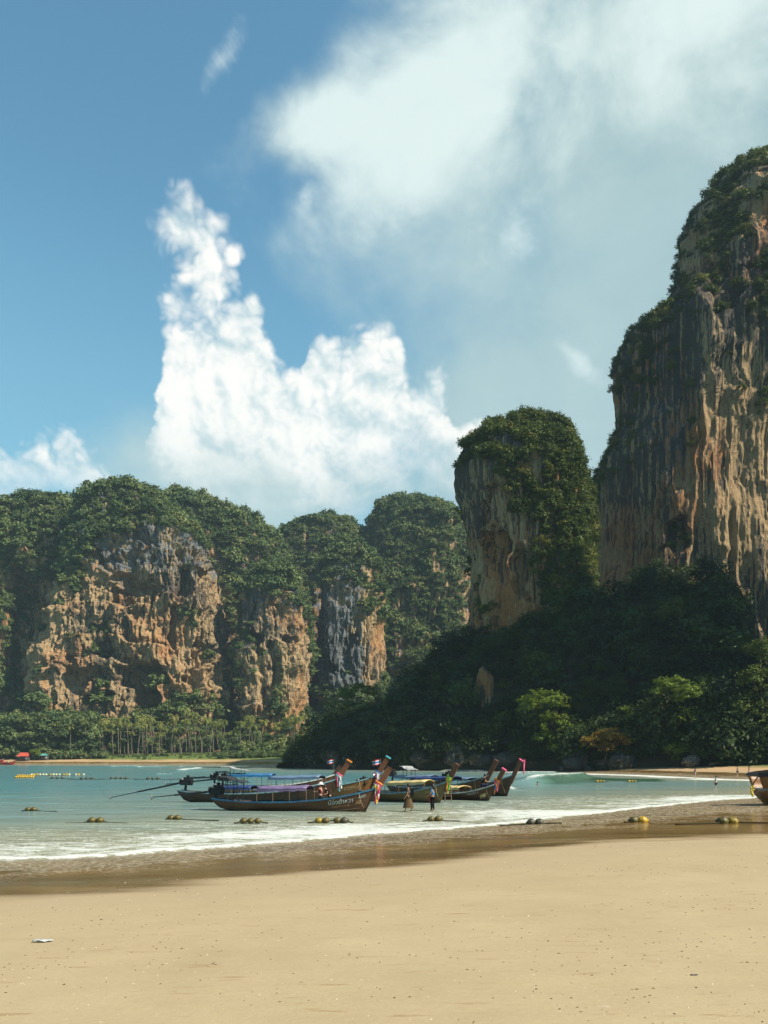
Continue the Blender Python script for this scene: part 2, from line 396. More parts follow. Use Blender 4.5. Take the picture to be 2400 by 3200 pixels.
def build_sea():
    ys = np.concatenate([[-40, 0], np.geomspace(18, 470, 520), [520, 800]])
    us = np.concatenate([np.linspace(-3.5, -0.62, 40)[:-1], np.linspace(-0.62, 0.62, 420), np.linspace(0.62, 1.2, 8)[1:]])
    X, Y, Q = fan(ys, us, 0.0 + 6)
    d = shore(X, Y); P = np.stack([X, Y, 0 * X], 1)
    keep = (d[Q] > -4).any(1); Q = Q[keep]
    wob = fbm(P, (5, 3, 5), 3, 1.0)
    # foam and waves
    e = d + 0.55 * fbm(P, (2.2, 2.2, 2), 3, 4.0)
    onnear = smooth01(95, 60, Y)
    foam = 0.95 * np.exp(-((e - 0.45) / 0.55) ** 2) * (0.55 + 0.45 * onnear)
    foam = np.maximum(foam, (0.68 + 0.35 * fbm(P, (9, 3.5, 4), 3, 8.0)) * smooth01(12.0, 3.0, d + 3.0 * wob) * onnear * smooth01(0, 0.5, d))
    foam = np.maximum(foam, 0.46 * smooth01(20, 8, d + 5 * wob) * onnear)
    # the white wash along the right shore
    rs = smooth01(25, 50, X - 0.0) * smooth01(95, 115, Y) * smooth01(240, 190, Y)
    foam = np.maximum(foam, smooth01(15, 1.5, d + 5 * wob) * 0.92 * smooth01(88, 100, Y) * smooth01(230, 200, Y) * smooth01(8, 30, X))
    Z = 0.035 * np.sin(d * 0.55 + 3 * fbm(P, 25.0, 2, 6.0)) * smooth01(1.0, 14, d) + 0.03 * wob * smooth01(0.5, 6, d)
    Z += 0.06 * np.exp(-((e - 0.55) / 0.45) ** 2) * onnear
    def crest(x0, y0, x1, y1, hgt, wid, fo, gr=0.0):
        nonlocal Z, foam
        a, b2 = np.array(W(x0, y0)), np.array(W(x1, y1)); ab = b2 - a; L = np.hypot(*ab); t = ((X - a[0]) * ab[0] + (Y - a[1]) * ab[1]) / L ** 2
        nrm = np.array([ab[1], -ab[0]]) / L
        if nrm[1] > 0: nrm = -nrm
        q = (X - a[0]) * nrm[0] + (Y - a[1]) * nrm[1] + 1.2 * fbm(P, (6, 6, 6), 2, 9.0)          # positive towards the viewer
        w = smooth01(-0.12, 0.12, t) * smooth01(1.12, 0.88, t)
        face = np.where(q > 0, np.exp(-(q / (wid * 0.55)) ** 2), np.exp(-(q / (wid * 1.6)) ** 2))
        Z += hgt * w * face
        foam = np.maximum(foam, fo * w * np.exp(-((q + 0.2 * wid) / (0.45 * wid)) ** 2))
        if gr: return gr * w * smooth01(-wid * 0.2, wid * 0.3, q) * smooth01(wid * 3.2, wid * 0.8, q)
        return 0
    gr = crest(1655, 2449, 1840, 2435, 1.15, 2.8, 1.0, 0.8)
    gr = np.maximum(gr, crest(1610, 2426, 1740, 2424, 0.9, 3.0, 1.0, 0.2))
    g2 = crest(1835, 2437, 2080, 2440, 0.32, 3.2, 0.0, 1.0)
    gr = np.maximum(gr, g2)
    crest(1590, 2455, 1640, 2470, 0.15, 1.2, 0.9)
    for c in ((350, 2397, 440, 2396, 0.5, 4, 0.95), (440, 2399, 530, 2397, 0.5, 4, 0.95), (555, 2397, 575, 2396, 0.3, 2.5, 0.9), (565, 2412, 620, 2404, 0.7, 4, 1.0), (490, 2421, 545, 2420, 0.25, 2, 0.8),
              (785, 2396, 850, 2397, 0.4, 4, 0.8), (850, 2398, 905, 2397, 0.4, 4, 0.6), (965, 2398, 1000, 2400, 0.3, 3, 0.7), (1380, 2410, 1500, 2411, 0.4, 4, 0.7)):
        crest(*c)
    Z -= 0.35 * smooth01(0.3, -3.0, d)
    me = mesh_np('sea', np.stack([X, Y, Z], 1), Q, M_water, True)
    set_attr(me, 'off', d); set_attr(me, 'foam', np.clip(foam, 0, 1)); set_attr(me, 'green', np.clip(gr, 0, 1) if np.ndim(gr) else 0 * X)
    link('sea', me, label='shallow turquoise bay with small breakers and foam along the sand', kind='structure')
build_ground(); build_sea()
# ------------------------------------------------------------------ rock
def rock_material(name, warm=1.0, streak=1.0, dark=0.0, sx=1.0, sk=1.0, pl=0.6):
    m, nt, b = material(name)
    p = geo(nt); N = geo(nt, 'Normal'); nz = sep(nt, N)[2]; gz = attr(nt, 'grey')
    wig = noise(nt, p, 0.05 * sx, 3.0, 0.5, 0.0, 'Color')
    pv = vadd(nt, p, wig, 5.0 / sx / sk)
    st = noise(nt, vmap(nt, pv, (1, 1, 0.06 / sk)), 0.30 * sx * sk, 7.0, 0.62, 0.35)           # drip streaks down the face
    st2 = noise(nt, vmap(nt, pv, (1, 1, 0.04 / sk), (31, 7, 2)), 0.62 * sx * sk, 5.0, 0.6, 0.3)
    bl = noise(nt, vmap(nt, p, (1, 1, 0.5)), 0.045 * sx, 6.0, 0.6, 0.3)
    fi = noise(nt, vmap(nt, p, (1, 1, 0.6)), 0.9 * sx, 7.0, 0.68)
    tan = mix(nt, fi.lin(0.3, 0.7), (0.235, 0.150, 0.070), (0.47, 0.335, 0.185))
    org = mix(nt, fi.lin(0.3, 0.7), (0.26, 0.10, 0.035), (0.43, 0.205, 0.075))
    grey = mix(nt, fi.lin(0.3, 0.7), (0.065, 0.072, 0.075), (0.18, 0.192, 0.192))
    c = mix(nt, (bl + (st - 0.5) * 0.5).step(0.45, 0.60) * warm, tan, org)
    pale = (st2 * 0.6 + st * 0.4).step(0.57, 0.64)
    c = mix(nt, pale * pl, c, (0.50, 0.44, 0.33))
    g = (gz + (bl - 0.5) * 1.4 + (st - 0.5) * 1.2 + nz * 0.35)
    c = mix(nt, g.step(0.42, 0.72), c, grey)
    st3 = noise(nt, vmap(nt, pv, (1, 1, 0.03 / sk), (5, 3, 1)), 1.5 * sx * sk, 3.0, 0.6, 0.2)
    blk = (st * 0.55 + st2 * 0.35 + st3 * 0.30 - 0.05 + (noise(nt, p, 0.018 * sx, 3.0) - 0.5) * 0.55 + dark).step(0.585, 0.635)
    c = mix(nt, blk * (0.88 * streak), c, mix(nt, fi, (0.018, 0.020, 0.022), (0.06, 0.062, 0.06)))
    nt.links.new(c.s, b.inputs['Base Color']); b.inputs['Roughness'].default_value = 0.9; b.inputs['Specular IOR Level'].default_value = 0.2
    bump(nt, b, fi * 1.0 + st * 0.6 + st3 * 0.5 + noise(nt, p, 2.6 * sx, 4.0, 0.7) * 0.5, 1.0, 1.5 / sx)
    return m
M_rock_far = rock_material('limestone_far', 0.65, 0.92, 0.012, 0.9, 1.3)
M_rock_mid = rock_material('limestone_tower', 1.0, 1.0, 0.035, 1.0, 1.6, 0.4)
M_rock_wall = rock_material('limestone_wall', 1.0, 1.0, 0.055, 1.0, 1.9, 0.35)
M_boulder = rock_material('limestone_boulder', 0.2, 0.9, 0.12, 4.0)

def loft(Yc, left, right, depth, nexp=2.6, nz=200, nf=260, zb=-3.0, ang=12.0, lean=0.0):
    """a karst tower: left and right outlines (photo pixels, apex first) at distance Yc, rounded sections between them"""
    def cv(pl):
        a = np.array([[U(px, py, Yc)[0], U(px, py, Yc)[2]] for px, py in pl]); a = a[np.argsort(a[:, 1])]; return a
    L, R = cv(left), cv(right)
    za = min(L[-1, 1], R[-1, 1]); t = np.linspace(0, 1, nz)
    z = zb + (za - zb) * (1 - (1 - t) ** 1.35)
    xl, xr = np.interp(z, L[:, 1], L[:, 0]), np.interp(z, R[:, 1], R[:, 0])
    top = (za - z) / (za - zb)
    xc, a = (xl + xr) / 2, np.maximum((xr - xl) / 2, 0.3); am = a.max()
    bdep = depth * np.clip(a / am, 0.02, 1) ** 0.7
    # angles resampled evenly along the outline
    th = np.concatenate([np.linspace(-ang, 180 + ang, 1500)]) * math.pi / 180
    def se(th, aa, bb):
        c, s = np.cos(th), np.sin(th)
        return -np.sign(c) * np.abs(c) ** (2 / nexp) * aa, -np.sign(s) * np.abs(s) ** (2 / nexp) * bb
    ex, ey = se(th, am, depth); s = np.concatenate([[0], np.cumsum(np.hypot(np.diff(ex), np.diff(ey)))])
    tf = np.interp(np.linspace(0, s[-1], nf), s, th)
    tb = np.linspace(180 + ang, 360 - ang, 22)[1:-1] * math.pi / 180
    tt = np.concatenate([tf, tb]); nt_ = len(tt)
    cx, cy = se(tt, 1.0, 1.0)
    X = xc[:, None] + cx[None] * a[:, None]; Y = Yc + cy[None] * bdep[:, None] + lean * (z[:, None] - zb); Z = np.repeat(z[:, None], nt_, 1)
    return X, Y, Z
def grid_normals(X, Y, Z):
    P = np.stack([X, Y, Z], -1)
    du = np.roll(P, -1, 1) - np.roll(P, 1, 1); dv = np.gradient(P, axis=0)
    n = np.cross(du, dv); n /= np.maximum(np.linalg.norm(n, axis=-1, keepdims=True), 1e-6)
    return n
def cliff(name, label, Yc, left, right, depth, disp, mat, grey=None, cat='cliff', parent=None, **k):
    X, Y, Z = loft(Yc, left, right, depth, **k)
    N = grid_normals(X, Y, Z); r, c = X.shape
    P = np.stack([X, Y, Z], -1).reshape(-1, 3); Nf = N.reshape(-1, 3)
    zt = P[:, 2].max()
    fade = smooth01(0, 0.10 * zt, zt - P[:, 2])
    dv, gy = disp(P, Nf)
    H = Nf.copy(); H[:, 2] *= 0.25
    P2 = P + H * (dv * fade)[:, None]
    i = np.arange(r * c).reshape(r, c); j = np.roll(i, -1, 1)
    Q = np.stack([i[:-1], j[:-1], j[1:], i[1:]], -1).reshape(-1, 4)
    me = mesh_np(name, P2, Q, mat, False)
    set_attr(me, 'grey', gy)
    o = link(name, me, parent=parent)
    if not parent: tag(o, label, cat, 'limestone cliffs round the bay')
    G2 = P2.reshape(r, c, 3); N2 = grid_normals(G2[..., 0], G2[..., 1], G2[..., 2]).reshape(-1, 3)
    return dict(P=P2, N=N2, Q=Q, Y=Yc, o=o)

def spots(P, ell, Yc):
    """caves and hollows: (px, py, rx, ry, depth) ellipses carved into the face"""
    q = topx(P); d = np.zeros(len(P))
    k = 480.0 / Yc; wx = k * 62 * fbm(P, 20.0, 4, 21.0, 0.6); wy = k * 62 * fbm(P, (20, 20, 14), 4, 22.0, 0.6)
    for px, py, rx, ry, dp in ell:
        rr = ((q[:, 0] + wx - px) / rx) ** 2 + ((q[:, 1] + wy - py) / ry) ** 2
        d -= dp * smooth01(1.15, 0.55, rr)
    return d
def far_disp(seed, caves=(), Yc=480, amp=1.0, gtop=None):
    def f(P, N):
        Pw = P + 2.0 * np.stack([fbm(P, 16, 2, seed + 40), fbm(P, 16, 2, seed + 41), 0.5 * fbm(P, 16, 2, seed + 42)], 1)
        big = 9.0 * fbm(P, (46, 46, 70), 3, seed)
        rib = -3.0 * ridged(Pw, (7.0, 7.0, 60), 3, seed + 1)
        blk = 3.6 * fbm(Pw, (9, 9, 8), 4, seed + 2, 0.6)
        ph = P[:, 2] / 19.0 + 1.1 * fbm(P, (26, 26, 26), 3, seed + 3); saw = ph - np.floor(ph)
        led = 7.0 * (saw ** 1.6) * smooth01(1.0, 0.93, saw) * smooth01(-0.15, 0.25, fbm(P, (30, 30, 22), 2, seed + 12)) - 1.5
        drip = ridged(Pw, (2.6, 2.6, 24), 2, seed + 4)
        dr = 2.2 * np.maximum(-drip, -0.5) * smooth01(-0.2, 0.4, fbm(P, 30, 2, seed + 5))
        pit = -2.6 * smooth01(0.22, 0.55, fbm(Pw, (4.6, 4.6, 8), 2, seed + 6))
        fine = -1.0 * ridged(Pw, (2.0, 2.0, 9.0), 2, seed + 7) + 0.7 * fbm(P, (1.8, 1.8, 1.5), 2, seed + 8)
        pit = pit - 2.0 * smooth01(0.25, 0.5, fbm(Pw, (2.6, 2.6, 5), 2, seed + 9))
        d = amp * (big + rib + blk + led + 1.4 * dr + pit + fine) + spots(P, caves, Yc)
        q = topx(P)
        gy = (gtop(q) if gtop else 0.4) + 0.5 * smooth01(0.0, 2.5, dr) - 0.25 * (pit < -1)
        return d, gy
    return f
CLIFFS = {}
def g_main(q):     # weathered grey band under the trees, warm rock below
    return 0.62 * smooth01(1900, 1740, q[:, 1] - 0.10 * (q[:, 0] - 450)) + 0.04
CLIFFS['L1'] = cliff('sea_cliff', 'dark jungle-topped shoulder beside the far cliff with a smooth ochre slab', 520,
    [(150, 1562), (60, 1580), (0, 1608), (-100, 1690), (-200, 1800), (-260, 1950), (-300, 2390)], [(150, 1562), (230, 1590), (290, 1660), (330, 1800), (345, 2000), (350, 2390)],
    34, far_disp(3, [(60, 2000, 60, 240, 14), (20, 1800, 60, 120, 8)], 520, 0.75, lambda q: 0.1 + 0 * q[:, 0]), M_rock_far, nz=150, nf=190)
CLIFFS['L2'] = cliff('sea_cliff', 'broad pitted orange and grey cliff face with caves above the palm grove', 500,
    [(390, 1528), (300, 1548), (262, 1590), (245, 1680), (225, 1790), (190, 1900), (140, 2050), (110, 2200), (90, 2390)],
    [(390, 1528), (470, 1552), (550, 1610), (630, 1690), (680, 1790), (700, 1950), (715, 2200), (720, 2390)],
    40, far_disp(11, [(440, 2110, 105, 55, 20), (450, 2190, 60, 55, 24), (400, 1850, 90, 60, 9), (560, 1840, 34, 52, 9), (300, 2000, 45, 60, 6), (305, 2185, 40, 30, 10), (630, 2040, 22, 45, 7), (660, 2040, 18, 45, 7), (320, 1730, 12, 26, 7), (620, 2110, 24, 40, 6), (680, 2040, 16, 40, 5), (690, 2130, 20, 60, 5), (540, 1960, 30, 60, 6), (250, 2110, 40, 60, 6)], 500, 1.0, g_main), M_rock_far, nz=340, nf=430, nexp=3.2)
CLIFFS['L3'] = cliff('sea_cliff', 'forested ridge sloping down behind the pitted orange cliff face', 585,
    [(560, 1555), (500, 1570), (420, 1620), (330, 1700), (250, 1900), (230, 2390)], [(560, 1555), (620, 1568), (690, 1600), (760, 1615), (820, 1655), (870, 1710), (915, 1800), (950, 1950), (965, 2390)],
    45, far_disp(19, [], 585, 0.7), M_rock_far, nz=90, nf=120, nexp=2.2)
CLIFFS['L4'] = cliff('sea_cliff', 'pale columned buttress with a straight sunlit edge at the end of the far cliff', 500,
    [(850, 1770), (800, 1800), (770, 1860), (757, 1950), (750, 2100), (745, 2390)], [(850, 1770), (900, 1810), (940, 1870), (955, 1950), (957, 2100), (962, 2390)],
    26, far_disp(27, [(905, 1990, 40, 20, 5), (800, 1960, 12, 120, 5), (860, 2130, 20, 90, 4)], 500, 0.62, lambda q: 0.45 * smooth01(1990, 1880, q[:, 1]) + 0.35 * smooth01(840, 800, q[:, 0])), M_rock_far, nz=200, nf=150, nexp=3.0)
CLIFFS['L5'] = cliff('sea_cliff', 'low wooded saddle between the pitted cliff and the green cone', 640,
    [(1010, 1635), (930, 1655), (870, 1690), (800, 1800), (760, 2390)], [(1010, 1635), (1090, 1640), (1140, 1700), (1190, 1850), (1220, 2390)],
    40, far_disp(31, [], 640, 0.7), M_rock_far, nz=80, nf=90, nexp=2.2)
CLIFFS['L6'] = cliff('sea_cliff', 'grey striped tower with an arched cave at its foot', 545,
    [(1070, 1700), (1015, 1760), (992, 1850), (982, 2000), (975, 2390)], [(1070, 1700), (1130, 1730), (1178, 1800), (1195, 1900), (1204, 2100), (1208, 2390)],
    30, far_disp(37, [(1016, 2075, 17, 34, 16), (1090, 2040, 30, 60, 5), (990, 1950, 12, 150, 5)], 545, 0.6, lambda q: 0.85 - 0.75 * smooth01(1120, 1170, q[:, 0])), M_rock_far, nz=180, nf=150, nexp=2.6)
CLIFFS['L7'] = cliff('sea_cliff', 'steep cone of rock wholly clad in green forest', 640,
    [(1290, 1570), (1230, 1582), (1180, 1610), (1140, 1660), (1122, 1780), (1130, 1950), (1110, 2390)], [(1290, 1570), (1340, 1596), (1400, 1606), (1445, 1655), (1480, 1725), (1496, 1800), (1530, 2390)],
    45, far_disp(43, [], 640, 0.8), M_rock_far, nz=110, nf=130, nexp=2.3)
CLIFFS['L8'] = cliff('distant_hill', 'blue distant wooded hill showing between the cone and the tower', 1250,
    [(1430, 1622), (1380, 1650), (1300, 1750), (1200, 2380)], [(1430, 1622), (1500, 1640), (1620, 1700), (1750, 2380)],
    120, far_disp(47, [], 1250, 1.5), M_rock_far, nz=50, nf=60, nexp=2.2, cat='hill')

def tower_disp(seed, caves, Yc, amp, gf):
    def f(P, N):
        Pw = P + 2.2 * np.stack([fbm(P, 12, 2, seed + 40), fbm(P, 12, 2, seed + 41), 0 * P[:, 0]], 1)
        big = 6.5 * fbm(P, (30, 30, 60), 3, seed)
        rib = 2.6 * ridged(Pw, (7, 7, 80), 3, seed + 1)
        flu = 0.9 * ridged(Pw, (2.2, 2.2, 45), 3, seed + 4)
        blk = 1.8 * fbm(Pw, (7, 7, 9), 4, seed + 2)
        d = amp * (big + rib + flu + blk) + spots(P, caves, Yc)
        q = topx(P); return d, gf(q)
    return f
CLIFFS['T2'] = cliff('rock_tower', 'flat-topped leaning rock tower with hanging jungle down one side', 252,
    [(1648, 1326), (1600, 1338), (1555, 1362), (1512, 1396), (1478, 1440), (1462, 1490), (1468, 1560), (1480, 1620), (1500, 1680), (1512, 1740), (1514, 1800), (1508, 1900), (1496, 2050), (1486, 2390)],
    [(1648, 1326), (1695, 1338), (1738, 1362), (1775, 1400), (1802, 1450), (1818, 1520), (1828, 1600), (1832, 1900), (1845, 2390)],
    22, tower_disp(53, [(1600, 1720, 55, 90, 5), (1560, 1560, 30, 80, 3), (1690, 1800, 30, 90, 4), (1540, 1860, 16, 60, 3)], 252, 0.85, lambda q: 0.5 * smooth01(1560, 1420, q[:, 1]) + 0.08), M_rock_mid, nz=300, nf=250, nexp=2.7)
WALL_L = [(2395, 512), (2320, 525), (2272, 555), (2235, 590), (2218, 640), (2190, 700), (2155, 728), (2150, 770), (2115, 802), (2118, 860), (2090, 905), (2070, 960), (2048, 1000), (2000, 1028), (1940, 1085), (1925, 1125), (1930, 1200), (1925, 1340), (1900, 1390), (1872, 1450), (1862, 1520), (1858, 1700), (1862, 2000), (1850, 2390)]
WALL_R = [(2395, 512), (2480, 525), (2600, 620), (2750, 820), (2900, 1200), (2950, 2390)]
def wall_gf(q): return 0.42 * smooth01(2200, 2120, q[:, 0]) * smooth01(1750, 1450, q[:, 1]) + 0.25 * smooth01(1100, 800, q[:, 1])  # weathered grey towards the top; left side painted darker to deepen its shade
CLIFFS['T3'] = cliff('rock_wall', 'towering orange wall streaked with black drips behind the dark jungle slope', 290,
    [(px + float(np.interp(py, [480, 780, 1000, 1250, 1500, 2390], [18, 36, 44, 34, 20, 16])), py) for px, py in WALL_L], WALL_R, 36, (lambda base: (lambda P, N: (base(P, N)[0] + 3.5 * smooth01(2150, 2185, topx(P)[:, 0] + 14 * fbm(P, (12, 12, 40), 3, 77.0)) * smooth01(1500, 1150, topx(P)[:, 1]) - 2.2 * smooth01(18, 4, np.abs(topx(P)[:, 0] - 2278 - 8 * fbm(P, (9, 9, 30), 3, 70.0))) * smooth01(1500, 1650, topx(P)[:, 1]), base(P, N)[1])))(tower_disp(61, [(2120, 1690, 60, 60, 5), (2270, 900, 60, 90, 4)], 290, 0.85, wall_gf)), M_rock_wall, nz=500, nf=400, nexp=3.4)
# unseen rock spur beside the beach, added and shaped to shade the jungle slope
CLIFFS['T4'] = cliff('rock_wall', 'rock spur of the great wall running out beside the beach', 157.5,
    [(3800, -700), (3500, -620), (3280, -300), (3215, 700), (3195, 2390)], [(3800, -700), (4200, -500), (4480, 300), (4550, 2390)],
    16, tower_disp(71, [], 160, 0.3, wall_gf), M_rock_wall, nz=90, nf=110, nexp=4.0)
# ------------------------------------------------------------------ foliage
def leaf_material(name, a, b_, c_, yel=0.0, trans=0.25):
    m = bpy.data.materials.new(name); m.use_nodes = True; nt = m.node_tree; nt.nodes.clear(); MATS[name] = m
    out = nt.nodes.new('ShaderNodeOutputMaterial')
    oi = nt.nodes.new('ShaderNodeObjectInfo'); r = E(nt, oi.outputs['Random'])
    p = geo(nt); n1 = noise(nt, p, 0.035, 3.0); n2 = noise(nt, p, 0.9, 3.0, 0.6)
    col = mix(nt, (r * 0.75 + (n1 - 0.5) * 1.0 + (n2 - 0.5) * 0.45 + 0.12).clamp(), a, b_)
    col = mix(nt, ((r * 7.13)._m('FRACT') + (n1 - 0.5) * 0.6).step(0.78, 1.0) * (0.6 + yel), col, c_)
    pr = nt.nodes.new('ShaderNodeBsdfPrincipled'); pr.inputs['Roughness'].default_value = 0.55; pr.inputs['Specular IOR Level'].default_value = 0.12
    tr = nt.nodes.new('ShaderNodeBsdfTranslucent'); ms = nt.nodes.new('ShaderNodeMixShader'); ms.inputs[0].default_value = trans
    nt.links.new(col.s, pr.inputs['Base Color']); nt.links.new(col.s, tr.inputs['Color'])
    nt.links.new(pr.outputs[0], ms.inputs[1]); nt.links.new(tr.outputs[0], ms.inputs[2]); nt.links.new(ms.outputs[0], out.inputs[0])
    return m
M_leaf_far = leaf_material('forest_leaves', (0.045, 0.078, 0.030), (0.135, 0.172, 0.058), (0.20, 0.20, 0.065))
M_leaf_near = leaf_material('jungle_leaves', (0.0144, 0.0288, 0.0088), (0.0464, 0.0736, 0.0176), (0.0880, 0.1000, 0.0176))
M_leaf_tower = leaf_material('ledge_leaves', (0.0329, 0.0548, 0.0117), (0.0950, 0.1207, 0.0219), (0.1608, 0.1462, 0.0256), 0.1)
M_leaf_bright = leaf_material('bright_leaves', (0.0688, 0.1161, 0.0155), (0.1462, 0.1892, 0.0258), (0.2236, 0.2064, 0.0301), 0.0, 0.35)
M_leaf_yellow = leaf_material('yellow_leaves', (0.1376, 0.1118, 0.0172), (0.2924, 0.1892, 0.0258), (0.3440, 0.1720, 0.0258))
M_leaf_palm = leaf_material('palm_leaves', (0.1290, 0.1548, 0.0430), (0.2580, 0.2666, 0.0731), (0.3268, 0.2752, 0.0946), 0.0, 0.45)
M_bark = plain('bark', (0.085, 0.065, 0.045), 0.9, 0, 0.35, 3.0, 0.1)
M_palm_bark = plain('palm_bark', (0.20, 0.165, 0.125), 0.9, 0, 0.25, 1.2, 0.1)

def leaf_cloud(seed, n_cl=26, n_lf=17, size=0.17, flat=0.75, spread=0.30, top=0.15, elong=1.5):
    """leaf faces gathered in clumps over an uneven dome of radius about 1"""
    rs = np.random.RandomState(seed); V = []
    for k in range(n_cl):
        while True:
            v = rs.normal(size=3); v /= np.linalg.norm(v)
            if v[2] > -0.45 or rs.rand() < 0.1: break
        rad = rs.uniform(0.55, 1.0) * (1.12 if rs.rand() < 0.15 else 1.0); c = v * rad * np.array([1, 1, flat]) + np.array([0, 0, top])
        for j in range(n_lf):
            o = rs.normal(size=3) * spread * 0.55 * np.array([1.15, 1.15, 0.7]); pos = c + o
            nn = v * 0.7 + np.array([0, 0, 0.8]) + rs.normal(size=3) * 0.55; nn /= np.linalg.norm(nn)
            t = np.cross(nn, rs.normal(size=3)); t /= np.linalg.norm(t); bt = np.cross(nn, t)
            s = size * rs.uniform(0.6, 1.25); t *= s * elong * 0.5; bt *= s * 0.5
            V += [pos - t, pos + bt * 0.9 - t * 0.1, pos + t, pos - bt * 0.9 - t * 0.1]
    V = np.array(V); return V, np.arange(len(V)).reshape(-1, 4)
PROTO = bpy.data.collections
def proto_set(name, mat, n=5, **k):
    c = bpy.data.collections.new(name)
    for i in range(n):
        V, Q = leaf_cloud(100 + i * 7 + hash_name(name), **k); o = bpy.data.objects.new('crown_form', mesh_np('crown_form', V, Q, mat)); c.objects.link(o)
    return c, n
def hash_name(s): return sum(ord(ch) for ch in s) % 97
PS_far = proto_set('far_crowns', M_leaf_far, 6, n_cl=26, n_lf=14, size=0.24, flat=0.78)
PS_tower = proto_set('ledge_crowns', M_leaf_tower, 5, n_cl=30, n_lf=16, size=0.19, flat=0.8)
PS_near = proto_set('jungle_crowns', M_leaf_near, 6, n_cl=30, n_lf=32, size=0.12, flat=0.8, spread=0.30)
PS_yel = proto_set('yellow_crowns', M_leaf_bright, 3, n_cl=44, n_lf=22, size=0.125, flat=0.8, spread=0.24)
def scatter(name, label, pts, sc, protos, seed=1, stretch=(0.7, 1.45), group=None):
    coll, n = protos; rs = np.random.RandomState(seed); N = len(pts)
    me = bpy.data.meshes.new(name); me.vertices.add(N); me.vertices.foreach_set('co', np.asarray(pts, np.float32).ravel())
    def va(nm, ty, v, f):
        a = me.attributes.new(nm, ty, 'POINT'); a.data.foreach_set(f, np.asarray(v).ravel())
    s = np.asarray(sc)[:, None] * np.stack([np.ones(N), np.ones(N), rs.uniform(*stretch, N)], 1)
    va('sc', 'FLOAT_VECTOR', s.astype(np.float32), 'vector')
    va('rot', 'FLOAT_VECTOR', np.stack([rs.normal(0, .12, N), rs.normal(0, .12, N), rs.uniform(0, 6.28, N)], 1).astype(np.float32), 'vector')
    va('idx', 'INT', rs.randint(0, n, N).astype(np.int32), 'value')
    o = link(name, me, label=label, kind='stuff')
    ng = bpy.data.node_groups.new(name + '_scatter', 'GeometryNodeTree')
    ng.interface.new_socket('Geometry', in_out='INPUT', socket_type='NodeSocketGeometry'); ng.interface.new_socket('Geometry', in_out='OUTPUT', socket_type='NodeSocketGeometry')
    gi, go = ng.nodes.new('NodeGroupInput'), ng.nodes.new('NodeGroupOutput')
    ip = ng.nodes.new('GeometryNodeInstanceOnPoints'); ci = ng.nodes.new('GeometryNodeCollectionInfo')
    ci.inputs['Collection'].default_value = coll; ci.inputs['Separate Children'].default_value = True; ci.inputs['Reset Children'].default_value = True
    def na(nm, ty):
        q = ng.nodes.new('GeometryNodeInputNamedAttribute'); q.data_type = ty; q.inputs['Name'].default_value = nm; return q.outputs['Attribute']
    er = ng.nodes.new('FunctionNodeEulerToRotation')
    L = ng.links.new
    L(gi.outputs[0], ip.inputs['Points']); L(ci.outputs[0], ip.inputs['Instance']); ip.inputs['Pick Instance'].default_value = True
    L(na('idx', 'INT'), ip.inputs['Instance Index']); L(na('rot', 'FLOAT_VECTOR'), er.inputs[0]); L(er.outputs[0], ip.inputs['Rotation']); L(na('sc', 'FLOAT_VECTOR'), ip.inputs['Scale'])
    L(ip.outputs[0], go.inputs[0])
    md = o.modifiers.new('scatter', 'NODES'); md.node_group = ng
    return o
def sample_surface(S, n, rs, want):
    """n points spread evenly over the faces of S whose centre passes want(centre, normal, pixel)"""
    P, Q, N = S['P'], S['Q'], S['N']
    c = P[Q].mean(1); nn = N[Q].mean(1)
    ar = np.linalg.norm(np.cross(P[Q[:, 1]] - P[Q[:, 0]], P[Q[:, 3]] - P[Q[:, 0]]), axis=1)
    w = ar * want(c, nn, topx(c)); w /= w.sum()
    f = rs.choice(len(Q), n, p=w); u, v = rs.rand(n, 1), rs.rand(n, 1)
    a = P[Q[f]]; pt = (a[:, 0] * (1 - u) + a[:, 1] * u) * (1 - v) + (a[:, 3] * (1 - u) + a[:, 2] * u) * v
    return pt, nn[f]
ROCKS_FAR = [[(285, 1690), (330, 1672), (500, 1645), (560, 1648), (640, 1715), (690, 1735), (702, 1900), (722, 2000), (735, 2120), (765, 2210), (700, 2235), (560, 2245), (400, 2250), (240, 2250), (40, 2210), (75, 2050), (95, 1840), (105, 1815), (165, 1815), (205, 1850), (240, 1850), (275, 1780)],
             [(765, 1905), (790, 1865), (830, 1852), (870, 1890), (950, 1895), (965, 2210), (880, 2240), (755, 2245)],
             [(985, 1880), (1010, 1830), (1060, 1812), (1130, 1845), (1150, 1925), (1198, 1935), (1210, 2100), (1160, 2150), (980, 2140)],
             [(1445, 1780), (1475, 1780), (1478, 1835), (1445, 1835)], [(1345, 1750), (1372, 1750), (1365, 1850), (1340, 1850)], [(1462, 1880), (1478, 1880), (1475, 1960), (1460, 1960)], [(1240, 2010), (1270, 2000), (1275, 2060), (1245, 2070)]]
VEG_FAR = [[(690, 1740), (740, 1850), (760, 1990), (735, 1990), (710, 1900), (695, 1830)], [(868, 2070), (888, 2070), (900, 2240), (862, 2240)], [(540, 2170), (690, 2170), (680, 2260), (400, 2270), (420, 2230), (530, 2225)], [(80, 2160), (140, 2150), (160, 2260), (60, 2280)]]
